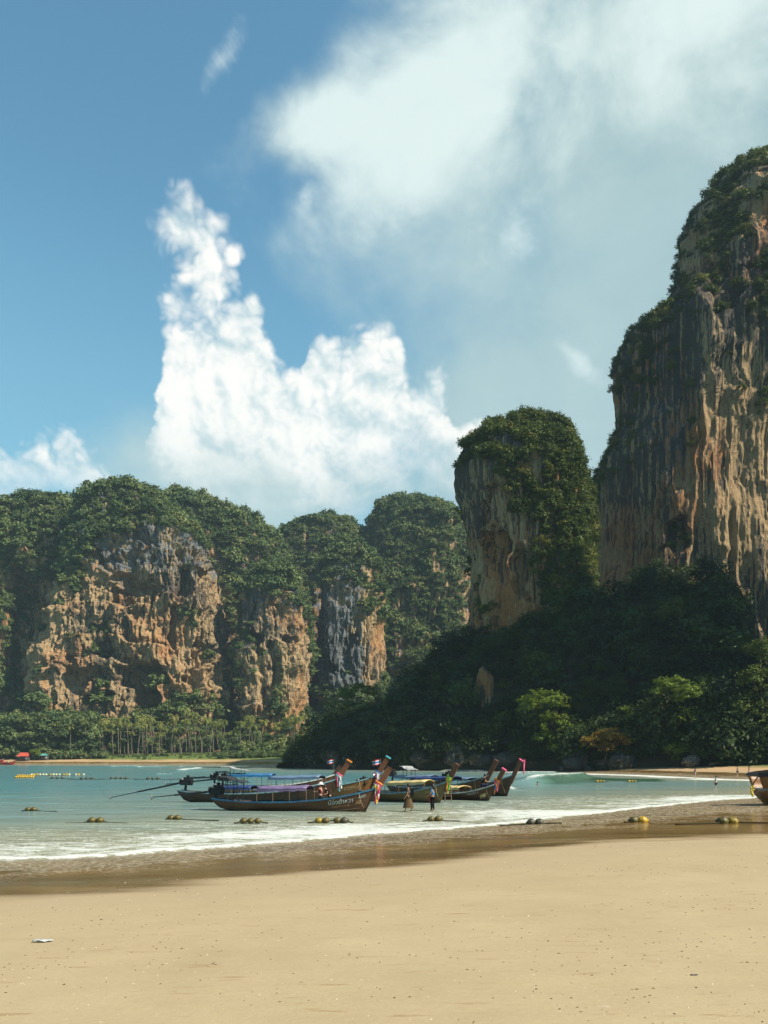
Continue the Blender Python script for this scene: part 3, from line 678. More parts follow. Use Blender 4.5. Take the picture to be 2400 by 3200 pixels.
def want_far(c, n, q):
    qq = q + 16 * np.stack([fbm(c, 14.0, 3, 51.0), fbm(c, 14.0, 3, 52.0)], 1)
    rock = np.zeros(len(c), bool)
    for pl in ROCKS_FAR: rock |= inpoly(qq, pl)
    for pl in VEG_FAR: rock &= ~inpoly(qq, pl)
    ok = ~rock | ((n[:, 2] > 0.7) & (fbm(c, 20., 2, 53.) > 0.25))
    return ok * (n[:, 1] < 0.45) * (0.35 + 1.0 * np.clip(n[:, 2] + 0.25, 0, 1)) * (c[:, 2] > 2) * (q[:, 0] > -120) + rock * (fbm(c, (12, 12, 9), 3, 54.) > 0.36) * 0.03
rs = np.random.RandomState(5)
pts, scs = [], []
for k, n in (('L1', 2000), ('L2', 2000), ('L3', 2600), ('L4', 700), ('L5', 2000), ('L6', 1100), ('L7', 5600)):
    p, nn = sample_surface(CLIFFS[k], n, rs, want_far); s = rs.uniform(1.6, 4.6, n) * (0.7 + 0.9 * rs.rand(n) ** 2) * np.where(nn[:, 2] > 0.35, 1.0, 0.72)
    pts.append(p + nn * (s * 0.25)[:, None]); scs.append(s)
scatter('cliff_forest', 'dense green forest covering the tops and gullies of the far cliffs', np.concatenate(pts), np.concatenate(scs), PS_far, 3)
p, nn = sample_surface(CLIFFS['L8'], 500, rs, lambda c, n, q: (n[:, 1] < 0.5) * (q[:, 1] < 1900)); scatter('distant_forest', 'hazy forest on the distant blue hill', p, rs.uniform(7, 12, 500), PS_far, 4)

VEG_T2 = [[(1425, 1460), (1440, 1400), (1500, 1350), (1650, 1290), (1790, 1330), (1870, 1420), (1870, 1900), (1720, 1880), (1690, 1790), (1705, 1700), (1690, 1630), (1620, 1620), (1580, 1520), (1530, 1455)]]
def want_t2(c, n, q):
    qq = q + 70 * np.stack([fbm(c, 11.0, 3, 61.0), fbm(c, 11.0, 3, 62.0)], 1)
    v = inpoly(qq, VEG_T2[0])
    patch = (fbm(c, (10, 10, 8), 3, 63.) > -0.18) | (q[:, 0] > 1700)
    return (v & patch) * (n[:, 1] < 0.4) * (1 - 0.8 * (n[:, 0] < -0.55) * (n[:, 2] < 0.5)) * (0.3 + np.clip(n[:, 2] + 0.3, 0, 1)) * 1.0 + (~v) * (fbm(c, (8, 8, 6), 3, 64.) > 0.36) * 0.08
p, nn = sample_surface(CLIFFS['T2'], 2300, rs, want_t2); s = rs.uniform(0.7, 2.3, 2300)
scatter('tower_jungle', 'jungle on the crown and down one flank of the leaning rock tower', p + nn * (s * 0.25)[:, None], s, PS_tower, 5)
VEG_T3 = [[(2205, 500), (2300, 470), (2480, 470), (2480, 640), (2300, 640), (2240, 620)], [(2190, 690), (2270, 650), (2420, 660), (2420, 1010), (2350, 1000), (2290, 880), (2200, 800)],
          [(1905, 1130), (1930, 1070), (2040, 990), (2075, 940), (2120, 1000), (2120, 1150), (2040, 1200), (1940, 1230)], [(1890, 1400), (1925, 1330), (1935, 1480), (1880, 1560), (1850, 1700), (1840, 1500)],
          [(2310, 1180), (2420, 1150), (2420, 1330), (2330, 1300)], [(2100, 1660), (2170, 1640), (2190, 1720), (2110, 1740)]]
def want_t3(c, n, q):
    qq = q + 26 * np.stack([fbm(c, 7.0, 3, 65.0), fbm(c, 7.0, 3, 66.0)], 1); v = np.zeros(len(c), bool)
    for pl in VEG_T3: v |= inpoly(qq, pl)
    return ((v & (fbm(c, (7, 7, 5), 3, 67.) > -0.12)) * (0.3 + np.clip(n[:, 2] + 0.3, 0, 1)) + (~v) * (n[:, 2] > 0.25) * (q[:, 1] < 1300) * 0.25 + (n[:, 0] < -0.75) * (q[:, 1] < 1500) * 0.12) * (n[:, 1] < 0.5) * (q[:, 0] < 2500)
p, nn = sample_surface(CLIFFS['T3'], 950, rs, want_t3); s = rs.uniform(0.8, 2.3, 950)
scatter('wall_jungle', 'bushes clinging to the top and ledges of the towering orange wall', p + nn * (s * 0.25)[:, None], s, PS_tower, 6)

# ------------------------------------------------------------------ the shaded jungle slope under the wall
RIDGE = [(860, 2385), (905, 2350), (960, 2330), (1010, 2270), (1060, 2215), (1120, 2200), (1190, 2190), (1260, 2180), (1310, 2110), (1370, 2060), (1430, 1995), (1500, 1940), (1600, 1892), (1700, 1868), (1790, 1845), (1860, 1858), (1930, 1880), (1985, 1840), (2040, 1810), (2100, 1800), (2160, 1820), (2230, 1790), (2275, 1830), (2330, 2080), (2420, 2090), (2560, 2050), (2800, 2000)]
FOOT = [(860, 274), (930, 272), (1000, 254), (1130, 234), (1300, 213), (1450, 205), (1600, 200), (1800, 186), (2000, 178), (2200, 168), (2400, 160), (2600, 155), (2800, 150)]
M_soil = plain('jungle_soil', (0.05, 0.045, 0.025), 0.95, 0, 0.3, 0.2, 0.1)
def build_slope():
    pxs = np.linspace(866, 2790, 260); nv = 90; v = np.linspace(0, 1, nv)
    rp = np.array(RIDGE, float); fp = np.array(FOOT, float)
    yf = np.interp(pxs, fp[:, 0], fp[:, 1]); pr = np.interp(pxs, rp[:, 0], rp[:, 1])
    yr = np.clip(yf + 14 + (2371 - pr) / 620 * 52, 0, 262)
    zr = CAMZ + (HOR - pr - 4) / F * yr - 4.5
    zr = np.maximum(zr, 1.0)
    X, Y, Z = [], [], []
    for t in v:
        y = yf + (yr - yf) * t; z = 0.4 + (zr - 0.4) * (math.sin(t * math.pi / 2) ** 0.85); Y.append(y); Z.append(z); X.append((pxs - CX) / F * y)
    for t in (0.3, 0.7, 1.0):
        y = yr + 30 * t; Y.append(y); Z.append(zr * (1 - 0.5 * t)); X.append((pxs - CX) / F * y)
    X, Y, Z = np.array(X), np.array(Y), np.array(Z); r, c = X.shape
    P = np.stack([X, Y, Z], -1).reshape(-1, 3); k = np.repeat(np.minimum(np.linspace(0, 1.03, r), 1), c)
    P[:, 2] += 3.5 * fbm(P, 22.0, 3, 81.0) * smooth01(0.08, 0.4, k); P[:, 1] += 5 * fbm(P, 25.0, 3, 82.0) * smooth01(0.05, 0.3, k)
    i = np.arange(r * c).reshape(r, c); Q = np.stack([i[:-1, :-1], i[:-1, 1:], i[1:, 1:], i[1:, :-1]], -1).reshape(-1, 4)
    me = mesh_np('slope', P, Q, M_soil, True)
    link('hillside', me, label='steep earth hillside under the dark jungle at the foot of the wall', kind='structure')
    G2 = P.reshape(r, c, 3); N = grid_normals(G2[..., 0], G2[..., 1], G2[..., 2]).reshape(-1, 3); N[N[:, 1] > 0] *= 1
    return dict(P=P, Q=Q, N=N)
SLOPE = build_slope()
def want_slope(c, n, q):
    hole = inpoly(q, [(1488, 2100), (1532, 2092), (1550, 2150), (1545, 2215), (1492, 2230), (1482, 2170)])
    return (~hole) * (c[:, 2] > 1.6) * (q[:, 0] < 2560) * (0.4 + smooth01(2250, 2380, q[:, 1]))
n = 2100; p, nn = sample_surface(SLOPE, n, rs, want_slope); s = rs.uniform(1.6, 3.6, n) * (0.7 + 1.1 * rs.rand(n) ** 2)
p[:, 2] += s * rs.uniform(0.2, 1.0, n)
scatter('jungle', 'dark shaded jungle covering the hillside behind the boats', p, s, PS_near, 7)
CLIFFS['S1'] = cliff('rock_outcrop', 'bare streaked rock face showing through the dark jungle', 220.5, [(1508, 2084), (1498, 2090), (1490, 2150), (1482, 2262)], [(1508, 2084), (1530, 2112), (1541, 2160), (1552, 2262)], 7.0,
    tower_disp(83, [], 220, 0.5, lambda q: 0.1 + 0 * q[:, 0]), M_rock_wall, nz=90, nf=70, zb=8.0, cat='rock')
# forest at the foot of the far cliffs, left end and behind the palms
def strip(n, px0, px1, y0, y1, s0, s1, up, seed):
    r = np.random.RandomState(seed); px = r.uniform(px0, px1, n); Y = r.uniform(y0, y1, n); X = (px - CX) / F * Y
    d = shore(X, Y); h = land_h(X, Y, d); s = r.uniform(s0, s1, n)
    return np.stack([X, Y, h + s * 0.4 + r.rand(n) ** 1.4 * up], 1), s
a1 = strip(420, -60, 300, 428, 470, 2.6, 5.2, 22, 1); a2 = strip(420, 180, 1120, 452, 475, 1.8, 3.6, 8, 2); a3 = strip(110, 670, 960, 413, 428, 0.9, 2.0, 1.0, 3); a4 = strip(70, 60, 340, 425, 434, 1.2, 2.6, 1.6, 4); a8 = strip(26, 350, 670, 416, 440, 0.6, 1.3, 0.3, 14)
a5 = strip(160, 700, 1000, 425, 450, 1.5, 3.6, 4.0, 6); a6 = strip(120, 40, 210, 440, 470, 3, 5.0, 16, 7); a7 = strip(60, 700, 980, 414, 430, 1.0, 2.4, 1.6, 8)
keep = lambda a: a
scatter('shore_forest', 'belt of dark trees and shrubs between the far beach and the cliffs', np.concatenate([a[0] for a in (a1, a2, a3, a4, a5, a6, a7, a8)]), np.concatenate([a[1] for a in (a1, a2, a3, a4, a5, a6, a7, a8)]), PS_far, 9)
# ------------------------------------------------------------------ mesh kit
class MB:
    """collects shapes; build() links them as one mesh"""
    def __init__(s): s.v, s.f = [], []
    def add(s, V, Fc):
        b = len(s.v); s.v += [tuple(map(float, p)) for p in V]; s.f += [tuple(int(i) + b for i in f) for f in Fc]; return s
    def box(s, c, d, M=None, tap=1.0):
        V = [Vector((x * d[0] / 2 * (tap if z > 0 else 1), y * d[1] / 2 * (tap if z > 0 else 1), z * d[2] / 2)) for x in (-1, 1) for y in (-1, 1) for z in (-1, 1)]
        if M is not None: V = [M @ p for p in V]
        V = [p + Vector(c) for p in V]
        return s.add(V, [(0, 1, 3, 2), (4, 6, 7, 5), (0, 4, 5, 1), (2, 3, 7, 6), (0, 2, 6, 4), (1, 5, 7, 3)])
    def tube(s, pts, r, n=8, cap=True):
        pts = [Vector(p) for p in pts]; rr = r if isinstance(r, (list, tuple)) else [r] * len(pts); V = []; Fc = []
        up = None
        for i, p in enumerate(pts):
            t = (pts[min(i + 1, len(pts) - 1)] - pts[max(i - 1, 0)]).normalized()
            if up is None: up = t.orthogonal().normalized()
            up = (up - t * up.dot(t)).normalized(); sd = t.cross(up)
            for k in range(n):
                a = 2 * math.pi * k / n; V.append(p + (up * math.cos(a) + sd * math.sin(a)) * rr[i])
        for i in range(len(pts) - 1):
            for k in range(n): Fc.append((i * n + k, i * n + (k + 1) % n, (i + 1) * n + (k + 1) % n, (i + 1) * n + k))
        if cap: Fc += [tuple(range(n))[::-1], tuple(range((len(pts) - 1) * n, len(pts) * n))]
        return s.add(V, Fc)
    def ball(s, c, r, n=10, m=7, sq=(1, 1, 1)):
        V = [(0, 0, 1)]; Fc = []
        for j in range(1, m):
            t = math.pi * j / m
            for k in range(n): a = 2 * math.pi * k / n; V.append((math.sin(t) * math.cos(a), math.sin(t) * math.sin(a), math.cos(t)))
        V.append((0, 0, -1)); e = len(V) - 1
        for k in range(n): Fc.append((0, 1 + k, 1 + (k + 1) % n)); Fc.append((e, 1 + (m - 2) * n + (k + 1) % n, 1 + (m - 2) * n + k))
        for j in range(m - 2):
            for k in range(n): Fc.append((1 + j * n + k, 1 + (j + 1) * n + k, 1 + (j + 1) * n + (k + 1) % n, 1 + j * n + (k + 1) % n))
        return s.add([(c[0] + p[0] * r * sq[0], c[1] + p[1] * r * sq[1], c[2] + p[2] * r * sq[2]) for p in V], Fc)
    def grid(s, rows, close=False):
        r, c = len(rows), len(rows[0]); V = [p for row in rows for p in row]; Fc = []
        for i in range(r - 1):
            for j in range(c if close else c - 1): Fc.append((i * c + j, i * c + (j + 1) % c, (i + 1) * c + (j + 1) % c, (i + 1) * c + j))
        return s.add(V, Fc)
    def mesh(s, name, mat, smooth=False):
        me = bpy.data.meshes.new(name); me.from_pydata(s.v, [], s.f); me.materials.append(mat)
        if smooth: me.polygons.foreach_set('use_smooth', [True] * len(me.polygons))
        me.update(); return me
    def build(s, name, mat, parent=None, smooth=False, bevel=0.0, **k):
        o = link(name, s.mesh(name, mat, smooth), parent, **k)
        if bevel: md = o.modifiers.new('bevel', 'BEVEL'); md.width = bevel; md.segments = 2; md.limit_method = 'ANGLE'
        return o
def ground_z(x, y):
    X, Y = np.array([float(x)]), np.array([float(y)]); return float(land_h(X, Y, shore(X, Y))[0])

# ------------------------------------------------------------------ coconut palms
def palm_forms():
    forms = []
    for v in range(5):
        r = random.Random(50 + v); H = 20.0; lean = r.uniform(-3.2, 3.2); ly = r.uniform(-2.0, 2.0); bow = r.uniform(-1.0, 1.0)
        pts = [(lean * t ** 1.6 + bow * math.sin(t * 3.14), ly * t ** 1.6, H * t) for t in [i / 9 for i in range(10)]]
        tm = MB().tube(pts, [0.20 - 0.07 * i / 9 + (0.12 if i == 0 else 0) for i in range(10)], 7).mesh('palm_trunk', M_palm_bark, True)
        m = MB(); top = Vector(pts[-1])
        for k in range(19):
            az = k * 2.4 + r.uniform(-0.25, 0.25); e0 = r.uniform(-0.35, 1.15); Ln = r.uniform(3.0, 4.1); dirh = Vector((math.cos(az), math.sin(az), 0)); sd = Vector((-math.sin(az), math.cos(az), 0))
            p = top.copy(); e = e0; spine = [p.copy()]
            for q in range(7):
                p = p + (dirh * math.cos(e) + Vector((0, 0, math.sin(e)))) * (Ln / 7); e -= r.uniform(0.20, 0.34); spine.append(p.copy())
            for q in range(len(spine) - 1):
                a, b = spine[q], spine[q + 1]; t = (b - a); wl = (1.15 if q > 0 else 0.6) * (1 - 0.085 * q)
                for sg in (-1, 1):
                    for h in (0.0, 0.5):
                        o = a + t * h; tip = o + sd * (sg * wl * 0.8) + t.normalized() * wl * 0.45 + Vector((0, 0, -wl * r.uniform(0.35, 0.7)))
                        m.add([o, o + t * 0.48, tip], [(0, 1, 2)])
        for k in range(6): a = r.uniform(0, 6.28); m.ball(top + Vector((0.35 * math.cos(a), 0.35 * math.sin(a), -0.35)), 0.17, 6, 4)
        forms.append((tm, m.mesh('palm_crown', M_leaf_palm)))
    return forms
PALMS = palm_forms()
def plant_palms():
    r = random.Random(9)
    base = [(222, 2270), (246, 2268), (277, 2262), (283, 2272), (312, 2250), (322, 2244), (332, 2250), (352, 2258), (371, 2246), (376, 2240), (390, 2262), (409, 2248), (414, 2252), (432, 2238), (446, 2246), (455, 2250), (476, 2236), (492, 2244), (497, 2250)]
    base += [(507, 2246), (521, 2252), (538, 2240), (548, 2245), (562, 2238), (566, 2244), (581, 2248), (595, 2240), (601, 2222), (612, 2236), (633, 2248), (641, 2244), (652, 2238), (657, 2246), (668, 2252), (695, 2258), (706, 2250), (722, 2244), (738, 2252), (752, 2246), (768, 2258), (780, 2242), (789, 2260), (806, 2250), (814, 2240), (852, 2248), (865, 2256), (872, 2246), (879, 2252), (890, 2262), (905, 2248), (920, 2256), (934, 2244), (945, 2262), (957, 2252), (968, 2258), (985, 2246), (1000, 2256), (1018, 2250), (1032, 2262)]
    base += [(r.uniform(250, 1000), r.uniform(2238, 2262)) for _ in range(26)]
    for i, (px, py) in enumerate(base):
        Y = r.uniform(428, 452); py = py + r.choice([-8, -4, 0, 0, 6, 16, 34]); x = (px - CX) / F * Y; z = ground_z(x, Y); ztop = CAMZ + (HOR - py) / F * Y - 1.5
        k = (ztop - z) / 20.0; t, c = PALMS[i % 5]
        o = empty('coconut_palm', (x, Y, z - 0.15), r.uniform(0, 6.28), label='tall slender coconut palm in the grove behind the far beach', cat='palm tree', group='coconut palms behind the far beach')
        o.scale = (1.1, 1.1, k)
        link('trunk', t, o); cr = link('crown', c, o); cr.scale = (1.0, 1.0, 1.0)
plant_palms()

# ------------------------------------------------------------------ single trees along the near shore
def tree(name, label, trunk_px, base_py, Y, blobs, mat, leaf=0.34, dens=1.0, seed=1, cat='tree', group=None, trunk_r=0.35):
    """blobs: (px, py, radius in px) of the crown's leafy masses"""
    rs = np.random.RandomState(seed); x0 = (trunk_px - CX) / F * Y; z0 = CAMZ + (HOR - base_py) / F * Y
    o = empty(name, (x0, Y, z0), label=label, cat=cat, group=group); base = np.array([x0, Y, z0])
    V = []; m = MB(); cs = []
    for px, py, r in blobs:
        yy = Y + rs.uniform(-0.5, 0.5) * r / F * Y; c = np.array(U(px, py, yy)) - base; R = r / F * Y; cs.append((c, R))
        ncl = max(8, int(34 * dens * (R / 4) ** 1.3 + 8)); nl = 28
        for k in range(ncl):
            v = rs.normal(size=3); v /= np.linalg.norm(v)
            if v[2] < -0.5: v[2] *= -1
            cc = c + v * R * rs.uniform(0.45, 1.0) * np.array([1, 1, 0.8]); cr = rs.uniform(0.5, 0.95)
            for j in range(nl):
                pos = cc + rs.normal(size=3) * cr * np.array([0.62, 0.62, 0.36])
                nn = v * 0.5 + np.array([0, 0, 0.9]) + rs.normal(size=3) * 0.5; nn /= np.linalg.norm(nn)
                t = np.cross(nn, rs.normal(size=3)); t /= np.linalg.norm(t); bt = np.cross(nn, t); s = leaf * rs.uniform(0.6, 1.2); t *= s * 0.8; bt *= s * 0.45
                V += [pos - t, pos + bt, pos + t, pos - bt]
    V = np.array(V); link('crown', mesh_np('crown', V, np.arange(len(V)).reshape(-1, 4), mat), o)
    hc = sorted(cs, key=lambda a: -a[0][2])[0][0]; fork = Vector(hc) * 0.55
    m.tube([(0, 0, -0.4), (fork.x * 0.25, 0, fork.z * 0.5), tuple(fork)], [trunk_r, trunk_r * 0.8, trunk_r * 0.6], 8)
    for c, R in cs:
        c = Vector(c); mid = fork.lerp(c, 0.55) + Vector((0, 0, -0.3)); m.tube([tuple(fork), tuple(mid), tuple(c)], [trunk_r * 0.5, trunk_r * 0.33, trunk_r * 0.12], 6)
    m.build('trunk', M_bark, o, True); return o
tree('broadleaf_tree', 'light green tree leaning over the boulders beside the water', 1790, 2385, 190, [(1650, 2205, 42), (1690, 2190, 48), (1740, 2195, 40), (1725, 2255, 46), (1765, 2280, 46), (1700, 2300, 38), (1775, 2325, 34), (1735, 2330, 30)], M_leaf_bright, 0.42, 1.0, 1)
tree('broadleaf_tree', 'tallest sunlit tree with a thin straight trunk at the back of the beach', 2268, 2388, 172, [(2070, 2150, 42), (2110, 2145, 44), (2150, 2175, 50), (2190, 2165, 52), (2235, 2205, 50), (2255, 2270, 46), (2205, 2260, 50), (2190, 2320, 46), (2240, 2330, 40), (2150, 2240, 40)], M_leaf_bright, 0.40, 1.0, 2)
tree('flowering_bush', 'golden yellow bush glowing against the dark jungle', 1890, 2384, 178.5, [(1845, 2322, 28), (1880, 2305, 32), (1915, 2300, 34), (1945, 2318, 28), (1895, 2335, 30)], M_leaf_yellow, 0.36, 1.1, 3, cat='bush', trunk_r=0.15)
tree('broadleaf_tree', 'small round green tree between the yellow bush and the tall trunk', 1995, 2372, 181, [(1985, 2275, 36), (2015, 2290, 34), (1970, 2310, 30), (2050, 2325, 34), (2078, 2262, 22), (2060, 2285, 26), (2055, 2350, 28), (2020, 2345, 28)], M_leaf_bright, 0.36, 0.9, 4, trunk_r=0.22)
tree('broadleaf_tree', 'big dark tree with a sunlit edge below the orange wall', 2385, 2390, 166, [(2375, 2030, 50), (2420, 2050, 60), (2350, 2120, 55), (2410, 2150, 80), (2330, 2210, 50), (2400, 2250, 85), (2340, 2300, 55), (2410, 2340, 60)], M_leaf_tower, 0.40, 0.9, 5)
tree('broadleaf_tree', 'yellowish sunlit tree at the tip of the jungle headland', 1100, 2300, 262, [(1045, 2205, 28), (1078, 2172, 30), (1118, 2155, 30), (1158, 2160, 26), (1085, 2215, 28)], M_leaf_bright, 0.5, 1.0, 6)
tree('leafy_bush', 'bright shrub at the back of the beach beside the lone pale boulder', 2120, 2388, 170, [(2105, 2345, 24), (2132, 2338, 26), (2122, 2365, 22)], M_leaf_bright, 0.3, 1.0, 21, cat='bush', trunk_r=0.1)
tree('leafy_bush', 'leafy green shrub under the tall straight trunk', 2215, 2388, 168, [(2195, 2362, 20), (2222, 2350, 24), (2240, 2368, 18)], M_leaf_bright, 0.3, 1.0, 22, cat='bush', trunk_r=0.1)
tree('leafy_bush', 'tangled olive shrub between the bent tree and the golden bush', 1838, 2388, 186, [(1818, 2345, 20), (1845, 2352, 22), (1865, 2362, 18)], M_leaf_tower, 0.3, 1.0, 23, cat='bush', trunk_r=0.1)
tree('broadleaf_tree', 'slim light-leaved tree rising above the golden yellow bush', 1960, 2375, 183, [(1955, 2225, 24), (1968, 2245, 22), (1950, 2262, 24)], M_leaf_bright, 0.34, 1.0, 24, trunk_r=0.16)
tree('leafy_bush', 'lime green bush above the dark sea rock', 1012, 2345, 275, [(990, 2312, 18), (1012, 2306, 20), (1035, 2314, 18)], M_leaf_bright, 0.42, 1.0, 7, cat='bush', trunk_r=0.12)
tree('leafy_bush', 'low green bush growing on the big grey boulder', 1790, 2380, 187, [(1790, 2355, 12), (1795, 2370, 14)], M_leaf_bright, 0.25, 1.0, 8, cat='bush', trunk_r=0.1)
tree('leafy_bush', 'grassy tuft at the back of the beach beside a fallen log', 2275, 2390, 165, [(2262, 2383, 12), (2285, 2378, 15), (2305, 2382, 12)], M_leaf_bright, 0.2, 1.0, 9, cat='bush', trunk_r=0.08)
tree('leafy_bush', 'light green shrub beside the red-roofed hut', 112, 2372, 424, [(102, 2352, 10), (112, 2348, 10), (118, 2356, 9)], M_leaf_bright, 0.5, 1.0, 10, cat='bush', trunk_r=0.1)

# ------------------------------------------------------------------ boulders
def boulder(label, px, py, Y, rx, ry, rz, seed, under=0.0, group=None, mat=None):
    """py is the row of its foot; radii in metres"""
    bm = bmesh.new(); bmesh.ops.create_icosphere(bm, subdivisions=4, radius=1.0)
    P = np.array([v.co[:] for v in bm.verts]); d = P.copy()
    P = d * np.array([rx, ry, rz]) * (1 + 0.45 * fbm(d + seed, 0.8, 3, seed) + 0.22 * ridged(d + seed, 0.5, 4, seed))[:, None]
    if under: k = smooth01(0.1 * rz, -0.8 * rz, P[:, 2]) * under; P[:, 0] *= 1 - k; P[:, 1] *= 1 - k
    P[:, 2] += rz * 0.72
    for v, p in zip(bm.verts, P): v.co = p
    me = bpy.data.meshes.new('boulder'); bm.to_mesh(me); bm.free(); me.materials.append(mat or M_boulder)
    me.polygons.foreach_set('use_smooth', [True] * len(me.polygons)); set_attr(me, 'grey', np.full(len(P), 0.55))
    x = (px - CX) / F * Y; z = CAMZ + (HOR - py) / F * Y
    return link('boulder', me, loc=(x, Y, z - 0.15), rot=(0, 0, seed), label=label, cat='rock', group=group)
boulder('dark undercut sea rock standing at the tip of the headland', 940, 2402, 272, 3.9, 4, 4.6, 1.0, 0.45)
boulder('dark rock arch leaning against the undercut sea rock', 1000, 2403, 262, 5.5, 5, 4.6, 2.0, 0.35)
for i, (px, Y, rx, rz, lab) in enumerate([(1060, 250, 5, 5.5, 'dark shore rock just past the rock arch, behind the first flag'), (1130, 240, 6, 4, 'dark shore rock behind the orange-tipped prow'), (1200, 232, 5, 4.5, 'dark shore rock behind the sky blue prow tip'), (1270, 224, 6, 5.5, 'tall dark shore rock behind the grey roof slab'), (1350, 216, 6, 3.8, 'low dark shore rock above the cream canopy'), (1430, 210, 5, 4, 'dark shore rock behind the prow of the tan boat'), (1510, 206, 5, 3.6, 'dark shore rock behind the tall plain prow'), (1590, 202, 4.5, 3.2, 'dark shore rock behind the farthest pink-tipped prow'), (1660, 199, 4, 2.6, 'small dark shore rock where the white wash begins')]):
    boulder(lab, px, 2371 + F * 3.0 / Y, Y, rx, 4, rz, 3.0 + i, 0.3, 'rocks along the foot of the jungle slope')
boulder('big grey boulder with a bush on it where the beach meets the trees', 1800, 2404, 187, 3.6, 3, 2.9, 14)
boulder('rough low boulder beside the big grey one', 1882, 2400, 184, 2.4, 2, 1.7, 15)
boulder('broad boulder under the golden yellow bush', 1945, 2398, 181, 3.0, 2.5, 2.3, 16)
boulder('pale boulder with a mossy top standing alone on the sand', 2160, 2393, 168, 1.9, 1.7, 1.5, 17)
boulder('small pale stone at the water side of the big grey boulder', 1835, 2403, 183, 0.9, 0.8, 0.6, 18)
boulder('small dark stone near the bent tree at the water', 1762, 2404, 188, 1.1, 0.9, 0.6, 19)
M_log = plain('driftwood', (0.30, 0.22, 0.14), 0.9, 0, 0.3, 2.0, 0.1)
x, y, z = U(2215, 2387, 166); log = MB().tube([(0, 0, 0.25), (1.2, 0.1, 0.45), (2.8, 0.2, 0.55), (4.0, 0.1, 0.8)], [0.18, 0.3, 0.28, 0.2], 8); log.tube([(1.6, 0.1, 0.5), (1.9, -0.2, 1.0)], [0.12, 0.06], 6)
log.build('driftwood_log', M_log, smooth=True, loc=(x, y, z - 0.4), label='bleached fallen log at the back of the beach', cat='log')

# ------------------------------------------------------------------ far huts and walls
M_red_roof = plain('red_roof', (0.55, 0.085, 0.05), 0.6, 0, 0.2, 1.0); M_teal_roof = plain('teal_roof', (0.12, 0.42, 0.42), 0.6, 0, 0.2, 1.0)
M_hut_wall = plain('hut_wall', (0.10, 0.09, 0.085), 0.8); M_white = plain('white_paint', (0.72, 0.72, 0.70), 0.6); M_brownbox = plain('brown_boards', (0.22, 0.07, 0.035), 0.8)
def hut(label, px0, px1, ytop, Y, roofm, ridge=1.6, wall_h=2.6):
    x0, x1 = (px0 - CX) / F * Y, (px1 - CX) / F * Y; z = ground_z((x0 + x1) / 2, Y); w = x1 - x0
    o = empty('beach_hut', ((x0 + x1) / 2, Y, z), label=label, cat='hut')
    MB().box((0, 0.4, wall_h / 2), (w * 0.8, 3.2, wall_h)).build('wall', M_hut_wall, o)
    d = MB(); d.box((-w * 0.15, -1.22, 1.0), (0.9, 0.06, 2.0)); d.build('door', M_brownbox, o)
    MB().box((w * 0.2, -1.22, 1.45), (1.1, 0.06, 0.9)).build('window', M_white, o)
    for sx in (-1, 1):
        MB().tube([(sx * w * 0.45, -2.3, 0), (sx * w * 0.45, -2.3, wall_h)], 0.09, 6).build('post', M_bark, o)
    r = MB(); h = wall_h; V = []
    for dz in (0, 0.12): V += [(-w / 2, -2.8, h - 0.1 + dz), (w / 2, -2.8, h - 0.1 + dz), (w * 0.42, 0.3, h + ridge + dz), (-w * 0.36, 0.3, h + ridge + dz), (w / 2, 2.6, h + dz), (-w / 2, 2.6, h + dz)]
    r.add(V, [(0, 1, 2, 3), (3, 2, 4, 5), (6, 9, 8, 7), (9, 11, 10, 8), (0, 6, 7, 1), (4, 10, 11, 5), (1, 7, 8, 2), (2, 8, 10, 4), (0, 3, 9, 6), (3, 5, 11, 9)])
    r.build('roof', roofm, o)
hut('beach hut with a bright red roof under the dark trees', 58, 96, 2346, 424, M_red_roof, 2.0, 2.6)
hut('small hut with a teal roof beside the red-roofed one', 129, 154, 2348, 425, M_teal_roof, 1.0, 2.6)
x, y, z = U(775, 2362, 440); MB().box((0, 0, 1.2), (1.6, 1.0, 2.6)).build('shed', M_brownbox, bevel=0.05, loc=(x, y, ground_z(x, y)), label='narrow reddish brown shed standing on the far lawn', cat='shed')
# ------------------------------------------------------------------ long-tail boats
def wood(name, c0, c1, rough=0.45, spec=0.4):
    m, nt, b = material(name); p = tex(nt)
    g = noise(nt, vmap(nt, p, (0.35, 6, 9)), 1.6, 6.0, 0.65, 0.4); st = noise(nt, vmap(nt, p, (0.8, 1.5, 1.0)), 1.1, 5.0, 0.6); z = sep(nt, p)[2]
    pl = (z * 6.2 + (st - 0.5) * 0.1)._m('FRACT')
    c0 = tuple(v * 0.48 for v in c0); c1 = tuple(v * 0.52 for v in c1)
    c = mix(nt, g.lin(0.3, 0.7), c0, c1)
    c = mix(nt, st.step(0.55, 0.75) * 0.6, c, tuple(v * 0.35 for v in c0))
    c = mix(nt, z.step(0.38, -0.02) * 0.75, c, (0.028, 0.018, 0.011))        # wet, weedy planks near the waterline
    c = mix(nt, pl.step(0.07, 0.0) * 0.7, c, (0.02, 0.012, 0.008))
    nt.links.new(c.s, b.inputs['Base Color']); inp(nt, b, 'Roughness', g.lin(0.2, 0.8, rough - 0.1, rough + 0.2)); b.inputs['Specular IOR Level'].default_value = spec
    bump(nt, b, g * 0.4 + pl.step(0.0, 0.08), 0.4, 0.02); return m
W_dark = wood('dark_planks', (0.085, 0.036, 0.016), (0.17, 0.075, 0.032)); W_red = wood('red_brown_planks', (0.16, 0.062, 0.022), (0.28, 0.12, 0.045)); W_tan = wood('tan_planks', (0.19, 0.115, 0.035), (0.32, 0.205, 0.075)); W_orange = wood('orange_planks', (0.27, 0.115, 0.03), (0.42, 0.20, 0.06)); W_black = wood('black_planks', (0.055, 0.026, 0.014), (0.11, 0.052, 0.025))
